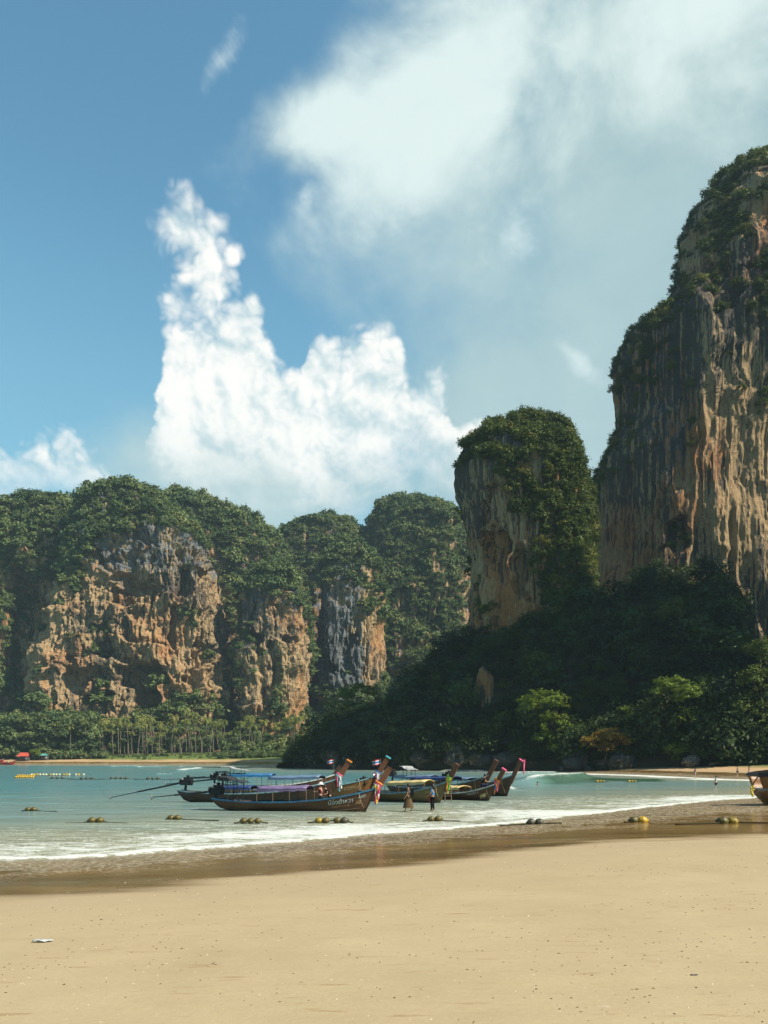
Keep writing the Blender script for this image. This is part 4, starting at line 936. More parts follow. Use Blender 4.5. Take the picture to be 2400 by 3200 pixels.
W_post = wood('post_wood', (0.17, 0.058, 0.022), (0.28, 0.105, 0.04)); W_deck = wood('deck_wood', (0.17, 0.11, 0.055), (0.30, 0.20, 0.11), 0.7)
PAINT = {k: plain('paint_' + k, c, r, 0, 0.5, 3.5) for k, c, r in (('blue', (0.025, 0.13, 0.24), 0.4), ('paleblue', (0.20, 0.32, 0.36), 0.5), ('white', (0.62, 0.62, 0.58), 0.6), ('cream', (0.62, 0.46, 0.22), 0.6), ('grey', (0.32, 0.34, 0.34), 0.6), ('red', (0.35, 0.025, 0.025), 0.5), ('orange', (0.75, 0.20, 0.03), 0.5))}
TARP = {k: plain('tarp_' + k, c, 0.55, 0, 0.25, 1.4) for k, c in (('purple', (0.17, 0.12, 0.24)), ('blue', (0.03, 0.16, 0.36)), ('slate', (0.12, 0.19, 0.30)), ('navy', (0.015, 0.035, 0.14)), ('cream', (0.62, 0.47, 0.20)), ('grey', (0.34, 0.34, 0.34)), ('black', (0.02, 0.02, 0.025)))}
RIB = {k: plain('ribbon_' + k, c, 0.7, 0, 0.2, 5.0) for k, c in (('pink', (0.75, 0.10, 0.22)), ('orange', (0.80, 0.25, 0.03)), ('yellow', (0.78, 0.55, 0.04)), ('white', (0.75, 0.72, 0.68)), ('blue', (0.02, 0.16, 0.42)), ('green', (0.25, 0.55, 0.08)), ('red', (0.65, 0.04, 0.05)), ('magenta', (0.60, 0.03, 0.18)), ('aqua', (0.10, 0.50, 0.60)))}
M_iron = plain('engine_iron', (0.025, 0.025, 0.028), 0.5, 0.4, 0.4, 9.0); M_steel = plain('worn_steel', (0.35, 0.34, 0.32), 0.4, 0.8, 0.3, 8.0); M_rope = plain('rope', (0.35, 0.29, 0.18), 0.9, 0, 0.3, 8.0, 0.1); M_dkrope = plain('weedy_rope', (0.05, 0.045, 0.025), 0.9, 0, 0.3, 8.0, 0.1); M_letter = plain('letter_paint', (0.55, 0.62, 0.60), 0.6); M_letter2 = plain('letter_paint_ochre', (0.55, 0.36, 0.16), 0.6)

def hull_curves(hs=1.0, beam=2.0, bluff=False):
    S = [0, .06, .18, .35, .5, .65, .78, .88, .95, 1.0]
    if bluff: w = [.62, .78, .92, 1, 1, 1, 1, .98, .95, .9]; zg = [2.3, 2.38, 2.5, 2.68, 2.9, 3.1, 3.2, 3.2, 3.2, 3.2]; zk = [.10, .0, -.1, -.15, -.15, -.15, -.15, -.15, -.15, -.15]
    else: w = [.40, .54, .78, .96, 1, .93, .75, .50, .26, .06]; zg = [.78, .70, .62, .60, .64, .76, .96, 1.18, 1.38, 1.55]; zk = [.12, -.02, -.2, -.26, -.28, -.27, -.25, -.22, -.18, -.12]
    f = lambda a: (lambda s: float(np.interp(s, S, a)))
    W_, Zg, Zk = f(w), f(zg), f(zk)
    return (lambda s: W_(s) * beam / 2), (lambda s: Zg(s) * (hs if not bluff else 1)), Zk
def hull_point(L, cur, s, h, side, bluff=False, rake=0.85):
    wf, zg, zk = cur; z = zk(s) + (zg(s) - zk(s)) * h
    wd = wf(s) * (h ** (0.55 - 0.2 * (s < 0.3)) if not bluff else min(1, h * 2.2) ** 0.5 * (0.88 + 0.12 * h))
    bk = rake * (1 - h) * max(0, (s - 0.72) / 0.28) ** 1.5 if not bluff else 0
    st = (0.9 if bluff else 0.55) * (1 - h) ** 1.3 * max(0, (0.22 - s) / 0.22)
    return (s * L - bk + st, side * wd, z)
def make_hull(L, cur, mat, parent, bluff=False, name='hull'):
    ns, K = 34, 9; rows = []
    for i in range(ns):
        s = i / (ns - 1); out = []
        for side in (1, -1):
            hh = [k / K for k in range(K, 0, -1)] if side == 1 else [k / K for k in range(1, K + 1)]
            for k, h in enumerate(hh):
                x, y, z = hull_point(L, cur, s, h, side, bluff); step = 0.012 * ((h * K) % 2)
                out.append((x, y + side * step, z))
            if side == 1: out.append(hull_point(L, cur, s, 0.0, 1, bluff))
        inn = []
        for side in (-1, 1):
            for h in ((1.0, 0.75, 0.5) if side == -1 else (0.5, 0.75, 1.0)):
                x, y, z = hull_point(L, cur, s, h, side, bluff); yy = max(abs(y) - 0.045, 0.004) * side; inn.append((x, yy, z + (0.0 if h == 1.0 else 0.02)))
        rows.append(out + inn)
    m = MB(); m.grid(rows, True)
    n = len(rows[0]); m.f.append(tuple(range(n))[::-1]); m.f.append(tuple(range((ns - 1) * n, ns * n)))
    return m.build(name, mat, parent, True)
def rail(L, cur, mat, parent, side, bluff=False, h=1.0, wd=0.09, tk=0.10, s0=0.0, s1=1.0, name='gunwale'):
    rows = []
    for i in range(36):
        s = s0 + (s1 - s0) * i / 35; x, y, z = hull_point(L, cur, s, h, side, bluff); o = side * 0.035
        rows.append([(x, y + o, z + tk * 0.45), (x, y - side * wd + o, z + tk * 0.45), (x, y - side * wd * 0.6 + o, z - tk * 0.55), (x, y + o, z - tk * 0.55)])
    m = MB(); m.grid(rows, True); m.f += [(0, 1, 2, 3), tuple(range(35 * 4, 36 * 4))[::-1]]
    return m.build(name, mat, parent)
def ribbon(m, p0, length, w, r, sway=0.05):
    rows = []
    a = r.uniform(0, 6.28)
    for i in range(9):
        t = i / 8; x = p0[0] + sway * math.sin(3 * t + a) + r.uniform(-.012, .012); y = p0[1] + 0.04 * math.sin(5 * t + a) - 0.02 * t; z = p0[2] - length * t
        ww = w * (1 - 0.25 * t); rows.append([(x - ww / 2, y, z), (x, y - 0.03 * math.cos(7 * t + a), z), (x + ww / 2, y + 0.015, z)])
    m.grid(rows); return m
def engine(parent, x, z, shaft_len, tilt, r, big=1.0):
    e = empty('engine', (x, 0, z)); e.parent = parent
    m = MB(); m.box((0.0, 0, 0.18), (0.80 * big, 0.42, 0.40)); m.box((0.12, 0, 0.48), (0.46 * big, 0.34, 0.26)); m.box((-0.36 * big, 0, 0.32), (0.2, 0.36, 0.34)); m.box((0.45 * big, 0, 0.22), (0.10, 0.5, 0.5)); m.ball((0.15, 0.1, 0.68), 0.15, 8, 6, (1, 1, .7)); m.build('block', M_iron, e, bevel=0.03)
    MB().tube([(0.47 * big, -0.04, 0.26), (0.55 * big, -0.04, 0.26)], 0.24, 14).build('flywheel', M_iron, e)
    MB().tube([(-0.1, -0.24, 0.42), (-0.25, -0.30, 0.5), (-0.38, -0.28, 0.40), (-0.48, -0.2, 0.1)], 0.045, 8).build('exhaust', M_steel, e, True)
    MB().tube([(0.2, 0.0, 0.55), (0.5, 0, 0.62), (1.0, 0, 0.60), (1.6, 0.02, 0.68)], [0.035, 0.03, 0.028, 0.03], 7).build('tiller', M_iron, e)
    MB().tube([(0, 0, 0), (-0.05, 0, -0.55)], [0.09, 0.12], 8).build('pivot', M_iron, e)
    c, sn = math.cos(tilt), math.sin(tilt); s = MB()
    s.tube([(-0.4, 0, 0.16), (-0.4 - shaft_len * 0.62 * c, 0, 0.16 - shaft_len * 0.62 * sn)], [0.075, 0.06], 8); s.tube([(-0.4 - shaft_len * 0.6 * c, 0, 0.16 - shaft_len * 0.6 * sn), (-0.4 - shaft_len * c, 0, 0.16 - shaft_len * sn)], [0.035, 0.03], 7)
    s.build('tail_shaft', M_iron, e)
    b = MB(); q = Vector((-0.45 - shaft_len * c, 0, 0.16 - shaft_len * sn))
    for k in range(3):
        a = k * 2.094; b.box(q + Vector((0, math.cos(a) * 0.12, math.sin(a) * 0.12)), (0.03, 0.10, 0.20), Matrix.Rotation(a, 3, 'X') @ Matrix.Rotation(0.5, 3, 'Z'))
    b.build('propeller', M_steel, e)
    return e
def boat(label, stern, bow, hullm, gun, hs=1.0, beam=2.0, canopy=None, awning=None, eng=None, prow=1.0, cap=None, post=None, seed=1, lash=True, wake=0.0):
    """stern, bow: (photo column, distance)"""
    r = random.Random(seed); sx, sy = (stern[0] - CX) / F * stern[1], stern[1]; bx, by = (bow[0] - CX) / F * bow[1], bow[1]
    L = math.hypot(bx - sx, by - sy); yaw = math.atan2(by - sy, bx - sx)
    o = empty('longtail_boat', (sx, sy, 0.0), yaw, label=label, cat='boat', group='long-tail boats moored in the shallows')
    cur = hull_curves(hs, beam); make_hull(L, cur, hullm, o)
    for sd in (1, -1): rail(L, cur, PAINT[gun], o, sd); 
    for sd in (1, -1): rail(L, cur, W_deck, o, sd, h=0.30, wd=0.05, tk=0.05, s0=0.05, s1=0.93, name='rubbing_strake')
    wf, zg, zk = cur
    # stem post
    zt = zg(1.0); base = Vector((L - 0.42, 0, zt - 0.75)); ln = 2.35 * prow; dirv = Vector((0.50, 0, 0.866))
    rows = []
    for t, wdt in ((0, .40), (.25, .42), (.5, .42), (.8, .38), (1.0, .36)):
        bend = 0.10 * (t - 0.3) ** 2; c = base + dirv * ln * t + Vector((bend, 0, 0)); nx = Vector((0.866, 0, -0.5)) * wdt / 2; th = 0.10 - 0.03 * t
        rows.append([c - nx + Vector((0, th, 0)), c + nx + Vector((0, th * .6, 0)), c + nx + Vector((0, -th * .6, 0)), c - nx + Vector((0, -th, 0))])
    m = MB(); m.grid(rows, True); m.f += [(0, 1, 2, 3), (16, 19, 18, 17)]; m.build('stem_post', post or W_post, o, bevel=0.02)
    tip = base + dirv * ln + Vector((0.05, 0, 0))
    if cap:
        MB().box(tip - dirv * 0.06, (0.46, 0.20, 0.12), Matrix.Rotation(math.radians(30), 3, 'Y')).build('post_cap', cap, o, bevel=0.02)
    # decks and thwarts
    rows = []
    for i in range(8):
        s = 0.80 + 0.185 * i / 7; x, y, z = hull_point(L, cur, s, 0.93, 1); rows.append([(x, y - .05, z), (x, 0, z + 0.05), (x, -y + .05, z)])
    MB().grid(rows).build('foredeck', W_deck, o)
    rows = []
    for i in range(12):
        s = 0.10 + 0.70 * i / 11; x, y, z = hull_point(L, cur, s, 0.42, 1); rows.append([(x, y - .06, z), (x, -y + .06, z)])
    MB().grid(rows).build('floor_boards', W_deck, o)
    for s in (0.3, 0.45, 0.6, 0.72):
        x, y, z = hull_point(L, cur, s, 0.82, 1); MB().box((x, 0, z), (0.28, 2 * y - 0.08, 0.05)).build('thwart', W_deck, o)
    if canopy:
        col, s0, s1, zc = canopy; rows = []; rows2 = []
        for i in range(13):
            s = s0 + (s1 - s0) * i / 12; x = s * L; w = wf(s) * 0.93; zz = zc + 0.5 * max(0, s - 0.45) + 0.02 * math.sin(i * 1.9); row = []
            for k in range(9):
                a = -1 + k / 4; row.append((x, a * w, zz + 0.16 * (1 - a * a) + r.uniform(-.012, .012)))
            rows.append(row)
        m = MB(); m.grid(rows); co = m.build('canopy', TARP[col], o, True); md = co.modifiers.new('thick', 'SOLIDIFY'); md.thickness = 0.05
        for sd in (1, -1):
            m = MB(); m.grid([[rows[i][0 if sd < 0 else 8], (rows[i][0][0], sd * abs(rows[i][0][1]) * 1.01, rows[i][0][2] - 0.13 - 0.02 * math.sin(i * 2.3))] for i in range(13)]); m.build('valance', TARP[col], o)
        for i in (0, 4, 8, 12):
            for k in (0, 8):
                x, y, z = rows[i][k]; gx = hull_point(L, cur, x / L, 1.0, 1); MB().tube([(x, math.copysign(gx[1] - 0.05, y), gx[2]), (x, y * 0.97, z)], 0.025, 6).build('canopy_post', W_deck, o)
    if awning:
        col, x0, x1, zc = awning; w = wf(0.2) * 0.85
        m = MB(); m.grid([[(x0 + (x1 - x0) * i / 6, w * k / 2, zc - 0.10 * i * (i > 2) * 0.6 + 0.05 * (1 - (k / 2) ** 2)) for k in (-2, -1, 0, 1, 2)] for i in range(7)]); a = m.build('awning', TARP[col], o); a.modifiers.new('thick', 'SOLIDIFY').thickness = 0.05
        for xx in (x0 + 0.35 * (x1 - x0), x0 + 0.75 * (x1 - x0)):
            for sd in (-1, 1): MB().tube([(xx, sd * w * 0.8, 0.55), (xx, sd * w * 0.8, zc - 0.05)], 0.03, 6).build('awning_post', M_iron, o)
    if eng: engine(o, *eng, r)
    # odds and ends lying in the boat
    for k in range(5):
        s = r.uniform(0.22, 0.62); x, y, z = hull_point(L, cur, s, 0.62, 1); c = r.choice(['white', 'orange', 'blue', 'cream'])
        b = MB(); b.box((0, 0, 0), (r.uniform(.3, .55), r.uniform(.2, .4), r.uniform(.2, .36)), Matrix.Rotation(r.uniform(0, 3), 3, 'Z'), 0.85); b.build('cargo', PAINT[c] if r.random() < .6 else W_deck, o, bevel=0.03, loc=(x, r.uniform(-.5, .5) * y, z + 0.12))
    if lash: MB().tube([hull_point(L, cur, 0.9, 1.0, -1), (L * 0.9 + 0.1, -wf(0.9) - 0.06, zg(0.9) * 0.6), (L * 0.9 + .3, -wf(.9) + 0.05, 0.3)], 0.022, 6).build('mooring_rope', M_rope, o, True)
    return o, L, cur, tip, yaw
def wpos(o, p): return Matrix.Translation(o.location) @ Matrix.Rotation(o.rotation_euler.z, 4, 'Z') @ Vector(p)
def garland(label, b, cols, length=0.95, seed=1, wraps=3, z0=None):
    """ribbons wound round the stem post and hanging from it"""
    o, L, cur, tip, yaw = b; r = random.Random(seed); base = Vector((L + 0.03, 0, cur[1](1.0) + 0.14))
    p = wpos(o, base); g = empty('prow_garland', p, yaw, label=label, cat='garland', group='ribbon garlands on the prows')
    for k in range(wraps):
        c = cols[k % len(cols)]; m = MB(); pts = []
        for i in range(15):
            a = 2 * math.pi * i / 14; pts.append((0.23 * math.cos(a) * 0.866 + 0.05 * k - 0.03, 0.13 * math.sin(a), -0.23 * math.cos(a) * 0.5 + 0.09 * k + 0.015 * math.sin(3 * a)))
        m.tube(pts, 0.06, 7, False); m.build('band', RIB[c], g, True)
    for k in range(len(cols) * 2):
        c = cols[k % len(cols)]; m = MB(); ribbon(m, (r.uniform(-.12, .22), -0.17 + r.uniform(-.04, .04), 0.05), length * r.uniform(.55, 1.0), r.uniform(.07, .13), r); q = m.build('ribbon', RIB[c], g); q.modifiers.new('thick', 'SOLIDIFY').thickness = 0.012
    return g
def lettering(parent, text, L, cur, s, h, size, mat, rz=0.0):
    """painted letters on the side that faces the beach"""
    cu = bpy.data.curves.new('letters', 'FONT'); cu.body = text; cu.size = size; cu.extrude = 0.004; cu.align_x = 'CENTER'
    t = bpy.data.objects.new('letters', cu); COL.objects.link(t)
    dg = bpy.context.evaluated_depsgraph_get(); me = bpy.data.meshes.new_from_object(t.evaluated_get(dg)); bpy.data.objects.remove(t)
    me.materials.clear(); me.materials.append(mat)
    V = [v.co.copy() for v in me.vertices]
    for v, c in zip(me.vertices, V):          # lay the letters on the curved planks
        ss = s + c.x / L
        zt = np.interp(0, [0, 1], [0, 1]); z0 = cur[2](ss) + (cur[1](ss) - cur[2](ss)) * h + c.y; hh = (z0 - cur[2](ss)) / (cur[1](ss) - cur[2](ss))
        x, y, z = hull_point(L, cur, ss, min(max(hh, 0.02), 1.0), -1); v.co = (x, y - 0.028 - c.z, z)
    me.update(); return link('lettering', me, parent)

B = {}
B[1] = boat('nearest long-tail boat with a blue rail and white lettering on its dark hull', (668, 49.2), (1180, 47), W_dark, 'blue', 1.0, 2.0, ('purple', .30, .60, 1.42), ('black', 0.6, 2.3, 2.15), (0.15, 1.05, 4.2, 0.10), 1.0, None, W_post, 1)
B[2] = boat('long-tail boat with an orange-tipped prow and its engine shaft reaching far astern', (560, 58), (1058, 56), W_black, 'paleblue', 1.22, 2.1, ('navy', .30, .48, 1.15), None, (0.55, 1.35, 6.0, 0.20), 1.05, RIB['orange'], W_post, 2)
B[3] = boat('long-tail boat with a sky blue prow tip and an orange plank bow', (690, 64), (1178, 61), W_orange, 'paleblue', 1.28, 2.2, ('slate', .34, .66, 1.75), None, (0.2, 1.5, 5.0, 0.1), 1.15, RIB['aqua'], W_post, 3)
B[4] = boat('tan long-tail boat with a long cream canopy', (1125, 61.5), (1402, 56), W_tan, 'paleblue', 1.10, 2.0, ('cream', .38, .80, 1.42), None, (0.2, 1.2, 3.5, 0.15), 1.0, None, W_post, 4)
B[5] = boat('long-tail boat with a tall plain prow behind the tan boat', (1215, 71), (1528, 63), W_dark, 'paleblue', 1.28, 2.1, ('navy', .30, .70, 1.55), None, None, 1.0, None, W_post, 5)
B[6] = boat('dark long-tail boat with a pale elephant painted on its bow', (1340, 63.5), (1552, 58.5), W_dark, 'white', 0.92, 1.9, ('cream', .2, .55, 0.95), None, None, 0.95, RIB['pink'], W_post, 6)
B[7] = boat('long-tail boat with a pink ribbon on its tip, farthest along the row', (1365, 75), (1606, 67), W_dark, 'paleblue', 1.25, 2.0, ('slate', .15, .5, 1.4), None, (1.5, 1.5, 2.5, 0.1), 1.05, RIB['pink'], W_post, 7)
B[8] = boat('long-tail boat with a bright blue canopy and a raised black awning astern', (668, 73), (1046, 72), W_dark, 'white', 1.2, 2.1, ('blue', .14, .50, 1.75), ('grey', 0.9, 3.6, 2.55), (0.1, 1.4, 4.0, 0.05), 0.8, None, W_black, 8)
B[9] = boat('long-tail boat with a grey roof slab over a blue canopy, mostly hidden', (1225, 80), (1408, 72), W_dark, 'white', 1.15, 2.0, ('slate', .10, .75, 1.45), ('grey', 2.2, 3.8, 2.55), (0.1, 1.5, 3.0, 0.05), 0.75, None, W_black, 9)
lettering(B[1][0], 'น้องต้าหวา', B[1][1], B[1][2], 0.800, 0.63, 0.40, M_letter)
lettering(B[1][0], 'โชค', B[1][1], B[1][2], 0.757, 0.86, 0.14, M_letter2)
lettering(B[1][0], 'ทะเลกระบี่  ๐ - ๑  ๙๑', B[1][1], B[1][2], 0.800, 0.47, 0.155, M_letter2)
lettering(B[1][0], 'ASD', B[1][1], B[1][2], 0.925, 0.74, 0.26, M_letter)
lettering(B[1][0], '61801', B[1][1], B[1][2], 0.915, 0.58, 0.15, M_letter2)
lettering(B[1][0], '57888', B[1][1], B[1][2], 0.912, 0.49, 0.15, M_letter2)
lettering(B[4][0], 'กระบี่', B[4][1], B[4][2], 0.84, 0.72, 0.26, M_letter2)
lettering(B[5][0], 'พรอันดา', B[5][1], B[5][2], 0.80, 0.66, 0.34, M_letter2)
lettering(B[6][0], 'ช.สมบัติ 1', B[6][1], B[6][2], 0.74, 0.74, 0.26, M_letter)
lettering(B[7][0], 'อ่าวนาง', B[7][1], B[7][2], 0.86, 0.74, 0.30, M_letter2)
lettering(B[3][0], 'ดาวทะเล', B[3][1], B[3][2], 0.86, 0.66, 0.40, PAINT['cream'])
def elephant(b):
    o, L, cur, tip, yaw = b; m = MB(); pts = []
    prof = [(-.30, -.20), (-.30, .02), (-.22, .15), (-.05, .19), (.10, .17), (.18, .20), (.28, .15), (.33, .03), (.40, -.06), (.36, -.09), (.28, -.03), (.22, -.05), (.20, -.20), (.12, -.20), (.11, -.08), (-.10, -.08), (-.13, -.20)]
    V = []
    for off in (0.030, 0.018):
        for x, z in prof:
            ss = 0.87 + x / L; z0 = cur[2](ss) + (cur[1](ss) - cur[2](ss)) * 0.50 + z; hh = (z0 - cur[2](ss)) / (cur[1](ss) - cur[2](ss)); p = hull_point(L, cur, ss, min(max(hh, .02), 1), -1); V.append((p[0], p[1] - off, p[2]))
    n = len(prof); m.add(V, [tuple(range(n))] + [(i, (i + 1) % n, n + (i + 1) % n, n + i) for i in range(n)]); m.build('elephant_emblem', PAINT['cream'], o)
elephant(B[6])
garland('pink, yellow and magenta ribbons with a white band on the nearest prow', B[1], ['white', 'pink', 'orange', 'yellow', 'magenta'], 1.35, 1)
garland('aqua band with white and pink ribbons on the orange-tipped prow', B[2], ['aqua', 'white', 'pink'], 1.15, 2)
garland('pink, white and violet-blue ribbons high on the blue-tipped prow', B[3], ['pink', 'white', 'blue'], 1.3, 3)
garland('orange and yellow band with a long lime green scarf on the tan boat', B[4], ['orange', 'yellow', 'green', 'green'], 1.25, 4)
garland('thick orange and pink flower ribbons ending in blue on the elephant boat', B[6], ['pink', 'orange', 'orange', 'blue'], 1.05, 6)
# pink scarf hanging from the far tip
o7 = B[7]; p = wpos(o7[0], o7[3]); g = empty('prow_scarf', p + Vector((0.1, -0.12, 0)), label='pink scarf tied at the tip of the farthest prow', cat='scarf'); m = MB(); ribbon(m, (0.12, 0, 0), 1.3, 0.13, random.Random(3)); q = m.build('ribbon', RIB['pink'], g); q.modifiers.new('thick', 'SOLIDIFY').thickness = 0.02
# ladder leaning on the elephant boat
lx, ly, lz = G(1400, 2506); ld = empty('boarding_ladder', (lx, ly - 0.2, -0.1), label='short wooden ladder leaning on a hull under the lime green scarf', cat='ladder')
for sx in (-0.26, 0.26): MB().tube([(sx, 0, 0), (sx * 0.85, 0.35, 1.35)], 0.035, 6).build('side_rail', W_deck, ld)
for k in range(4): MB().tube([(-0.25, 0.07 + 0.08 * k, 0.25 + 0.32 * k), (0.25, 0.07 + 0.08 * k, 0.25 + 0.32 * k)], 0.025, 6).build('rung', W_deck, ld)
# flags on thin staffs
def flag(label, px, py, Y, s=1.0):
    x, y, z = U(px, py, Y); f = empty('flag', (x, y, z - 1.6 * s), label=label, cat='flag', group='flags on the boats')
    MB().tube([(0, 0, 0), (0.05, 0, 1.65 * s)], 0.02, 6).build('staff', M_steel, f)
    for k, (c, w) in enumerate((('red', .09), ('white', .09), ('blue', .17), ('white', .09), ('red', .09))):
        zz = 1.6 * s - [0, .09, .18, .35, .44][k] * s; rows = [[(-0.75 * s * i / 6, 0.06 * math.sin(i * 1.3), zz - 0.05 * i * s * .5), (-0.75 * s * i / 6, 0.06 * math.sin(i * 1.3 + .2), zz - w * s - 0.05 * i * s * .5)] for i in range(7)]
        q = MB().grid(rows).build('stripe', RIB[c], f); q.modifiers.new('thick', 'SOLIDIFY').thickness = 0.01
flag('striped flag flying just behind the orange-tipped prow', 1042, 2372, 73, 0.8); flag('striped flag flying beside the sky blue prow tip', 1188, 2372, 66, 0.9)
# poles and a chair frame at the stern of the blue-tipped boat
o3 = B[3][0]
for x, z1 in ((0.0, 2.3), (0.45, 2.35)): MB().tube([(x, -0.5, 0.6), (x, -0.5, z1)], 0.03, 6).build('stern_pole', M_iron, o3)
MB().tube([(-0.3, -0.5, 2.25), (0.7, -0.5, 2.32), (1.1, -0.5, 2.2)], 0.04, 6).build('pole_bar', M_iron, o3)
ch = MB()
for zz in (1.45, 1.62, 1.8): ch.tube([(0.75, -0.7, zz), (1.75, -0.7, zz - 0.14)], 0.03, 6)
for xx in (0.78, 1.72): ch.tube([(xx, -0.7, 1.2), (xx, -0.7, 1.85)], 0.035, 6)
ch.build('seat_back', M_iron, o3)
# ------------------------------------------------------------------ the big wooden hull at the edge of the beach
rx, ry, rz_ = G(2376, 2528, 0.05)
RB = empty('wooden_boat', ((2354 - CX) / F * 51.0, 51.0, 0.0), math.radians(-6), label='big orange wooden boat aground on the wet sand with black rails', cat='boat')
cur = hull_curves(1.0, 3.2, True); make_hull(9.0, cur, W_orange, RB, True)
for sd in (1, -1):
    rail(9.0, cur, TARP['black'], RB, sd, True, 1.0, 0.16, 0.30); rail(9.0, cur, PAINT['grey'], RB, sd, True, 0.55, 0.10, 0.14, name='rubbing_strake')
rows = [[hull_point(9.0, cur, 0, h, sd, True) for h in (1.0, 0.94, 0.86)] for sd in (1, -1)]
MB().tube([hull_point(9.0, cur, 0.0, 1.0, 1, True), hull_point(9.0, cur, 0.0, 1.0, -1, True)], 0.13, 8).build('stern_rail', TARP['black'], RB)
MB().tube([Vector(hull_point(9.0, cur, 0.0, .55, 1, True)), Vector(hull_point(9.0, cur, 0.0, .55, -1, True))], 0.08, 8).build('rubbing_strake', PAINT['grey'], RB)
MB().tube([hull_point(9, cur, 0.0, 1.0, -1, True), (-0.35, -0.9, 1.7), (-0.25, -0.95, 1.0), (0.5, -1.1, 0.2)], 0.045, 7).build('mooring_rope', M_dkrope, RB, True)
m = MB()
for k in range(7): m.ball((-0.42 + random.Random(k).uniform(-.08, .08), -0.92, 1.5 - 0.1 * k), 0.09, 7, 5)
m.build('rope_knot', RIB['yellow'], RB, True)
lm = MB()
for k, (x, z) in enumerate([(.55, 1.95), (.75, 1.9), (.95, 2.0), (.62, 1.75), (.85, 1.72), (1.15, 1.95), (1.3, 1.85)]):
    p = hull_point(9, cur, x / 9, 0.77, -1, True); lm.box((x, p[1] - 0.02, z), (0.13, 0.03, 0.10), Matrix.Rotation(k * 0.7, 3, 'Y'))
lm.build('painted_emblem', PAINT['red'], RB)
# ------------------------------------------------------------------ red boats drawn up at the far end
for lab, px, Y, s in (('red boat drawn up on the far beach by the water', -12, 409, 1.0), ('red boat lying higher up the far beach behind the first', -40, 421, 0.9)):
    x = (px - CX) / F * Y; z = ground_z(x, Y) if Y > 415 else 0.1
    o = empty('beached_boat', (x, Y, z + 0.25), 0.05, label=lab, cat='boat', group='red boats on the far beach'); cur = hull_curves(1.25, 2.4); make_hull(10.5 * s, cur, PAINT['red'], o)
    for sd in (1, -1): rail(10.5 * s, cur, PAINT['white'] if s < 1 else TARP['black'], o, sd)
    MB().box((4.5 * s, 0, 1.0), (2.2, 1.4, 0.7), None, 0.8).build('cabin', PAINT['red'], o, bevel=0.08); MB().box((7.0 * s, 0, 1.05), (0.9, 0.8, 0.6), None, 0.8).build('seat', PAINT['white'], o, bevel=0.08)
# ------------------------------------------------------------------ people
def skin(name, joints, edges, mat, parent, root, sub=2):
    names = list(joints); me = bpy.data.meshes.new(name); me.from_pydata([joints[n][0] for n in names], [(names.index(a), names.index(b)) for a, b in edges], []); me.materials.append(mat)
    o = bpy.data.objects.new(name, me); COL.objects.link(o); o.parent = parent
    md = o.modifiers.new('skin', 'SKIN'); md.use_smooth_shade = True
    for n, sv in zip(names, me.skin_vertices[0].data):
        r = joints[n][1]; sv.radius = r if isinstance(r, tuple) else (r, r); sv.use_root = (n == root)
    s = o.modifiers.new('subsurf', 'SUBSURF'); s.levels = sub; s.render_levels = sub
    return o
SKIN_A = plain('skin_tan', (0.36, 0.19, 0.11), 0.55, 0, 0.1); SKIN_B = plain('skin_pale', (0.60, 0.36, 0.26), 0.55, 0, 0.1); M_hair = plain('hair_black', (0.012, 0.010, 0.009), 0.5)
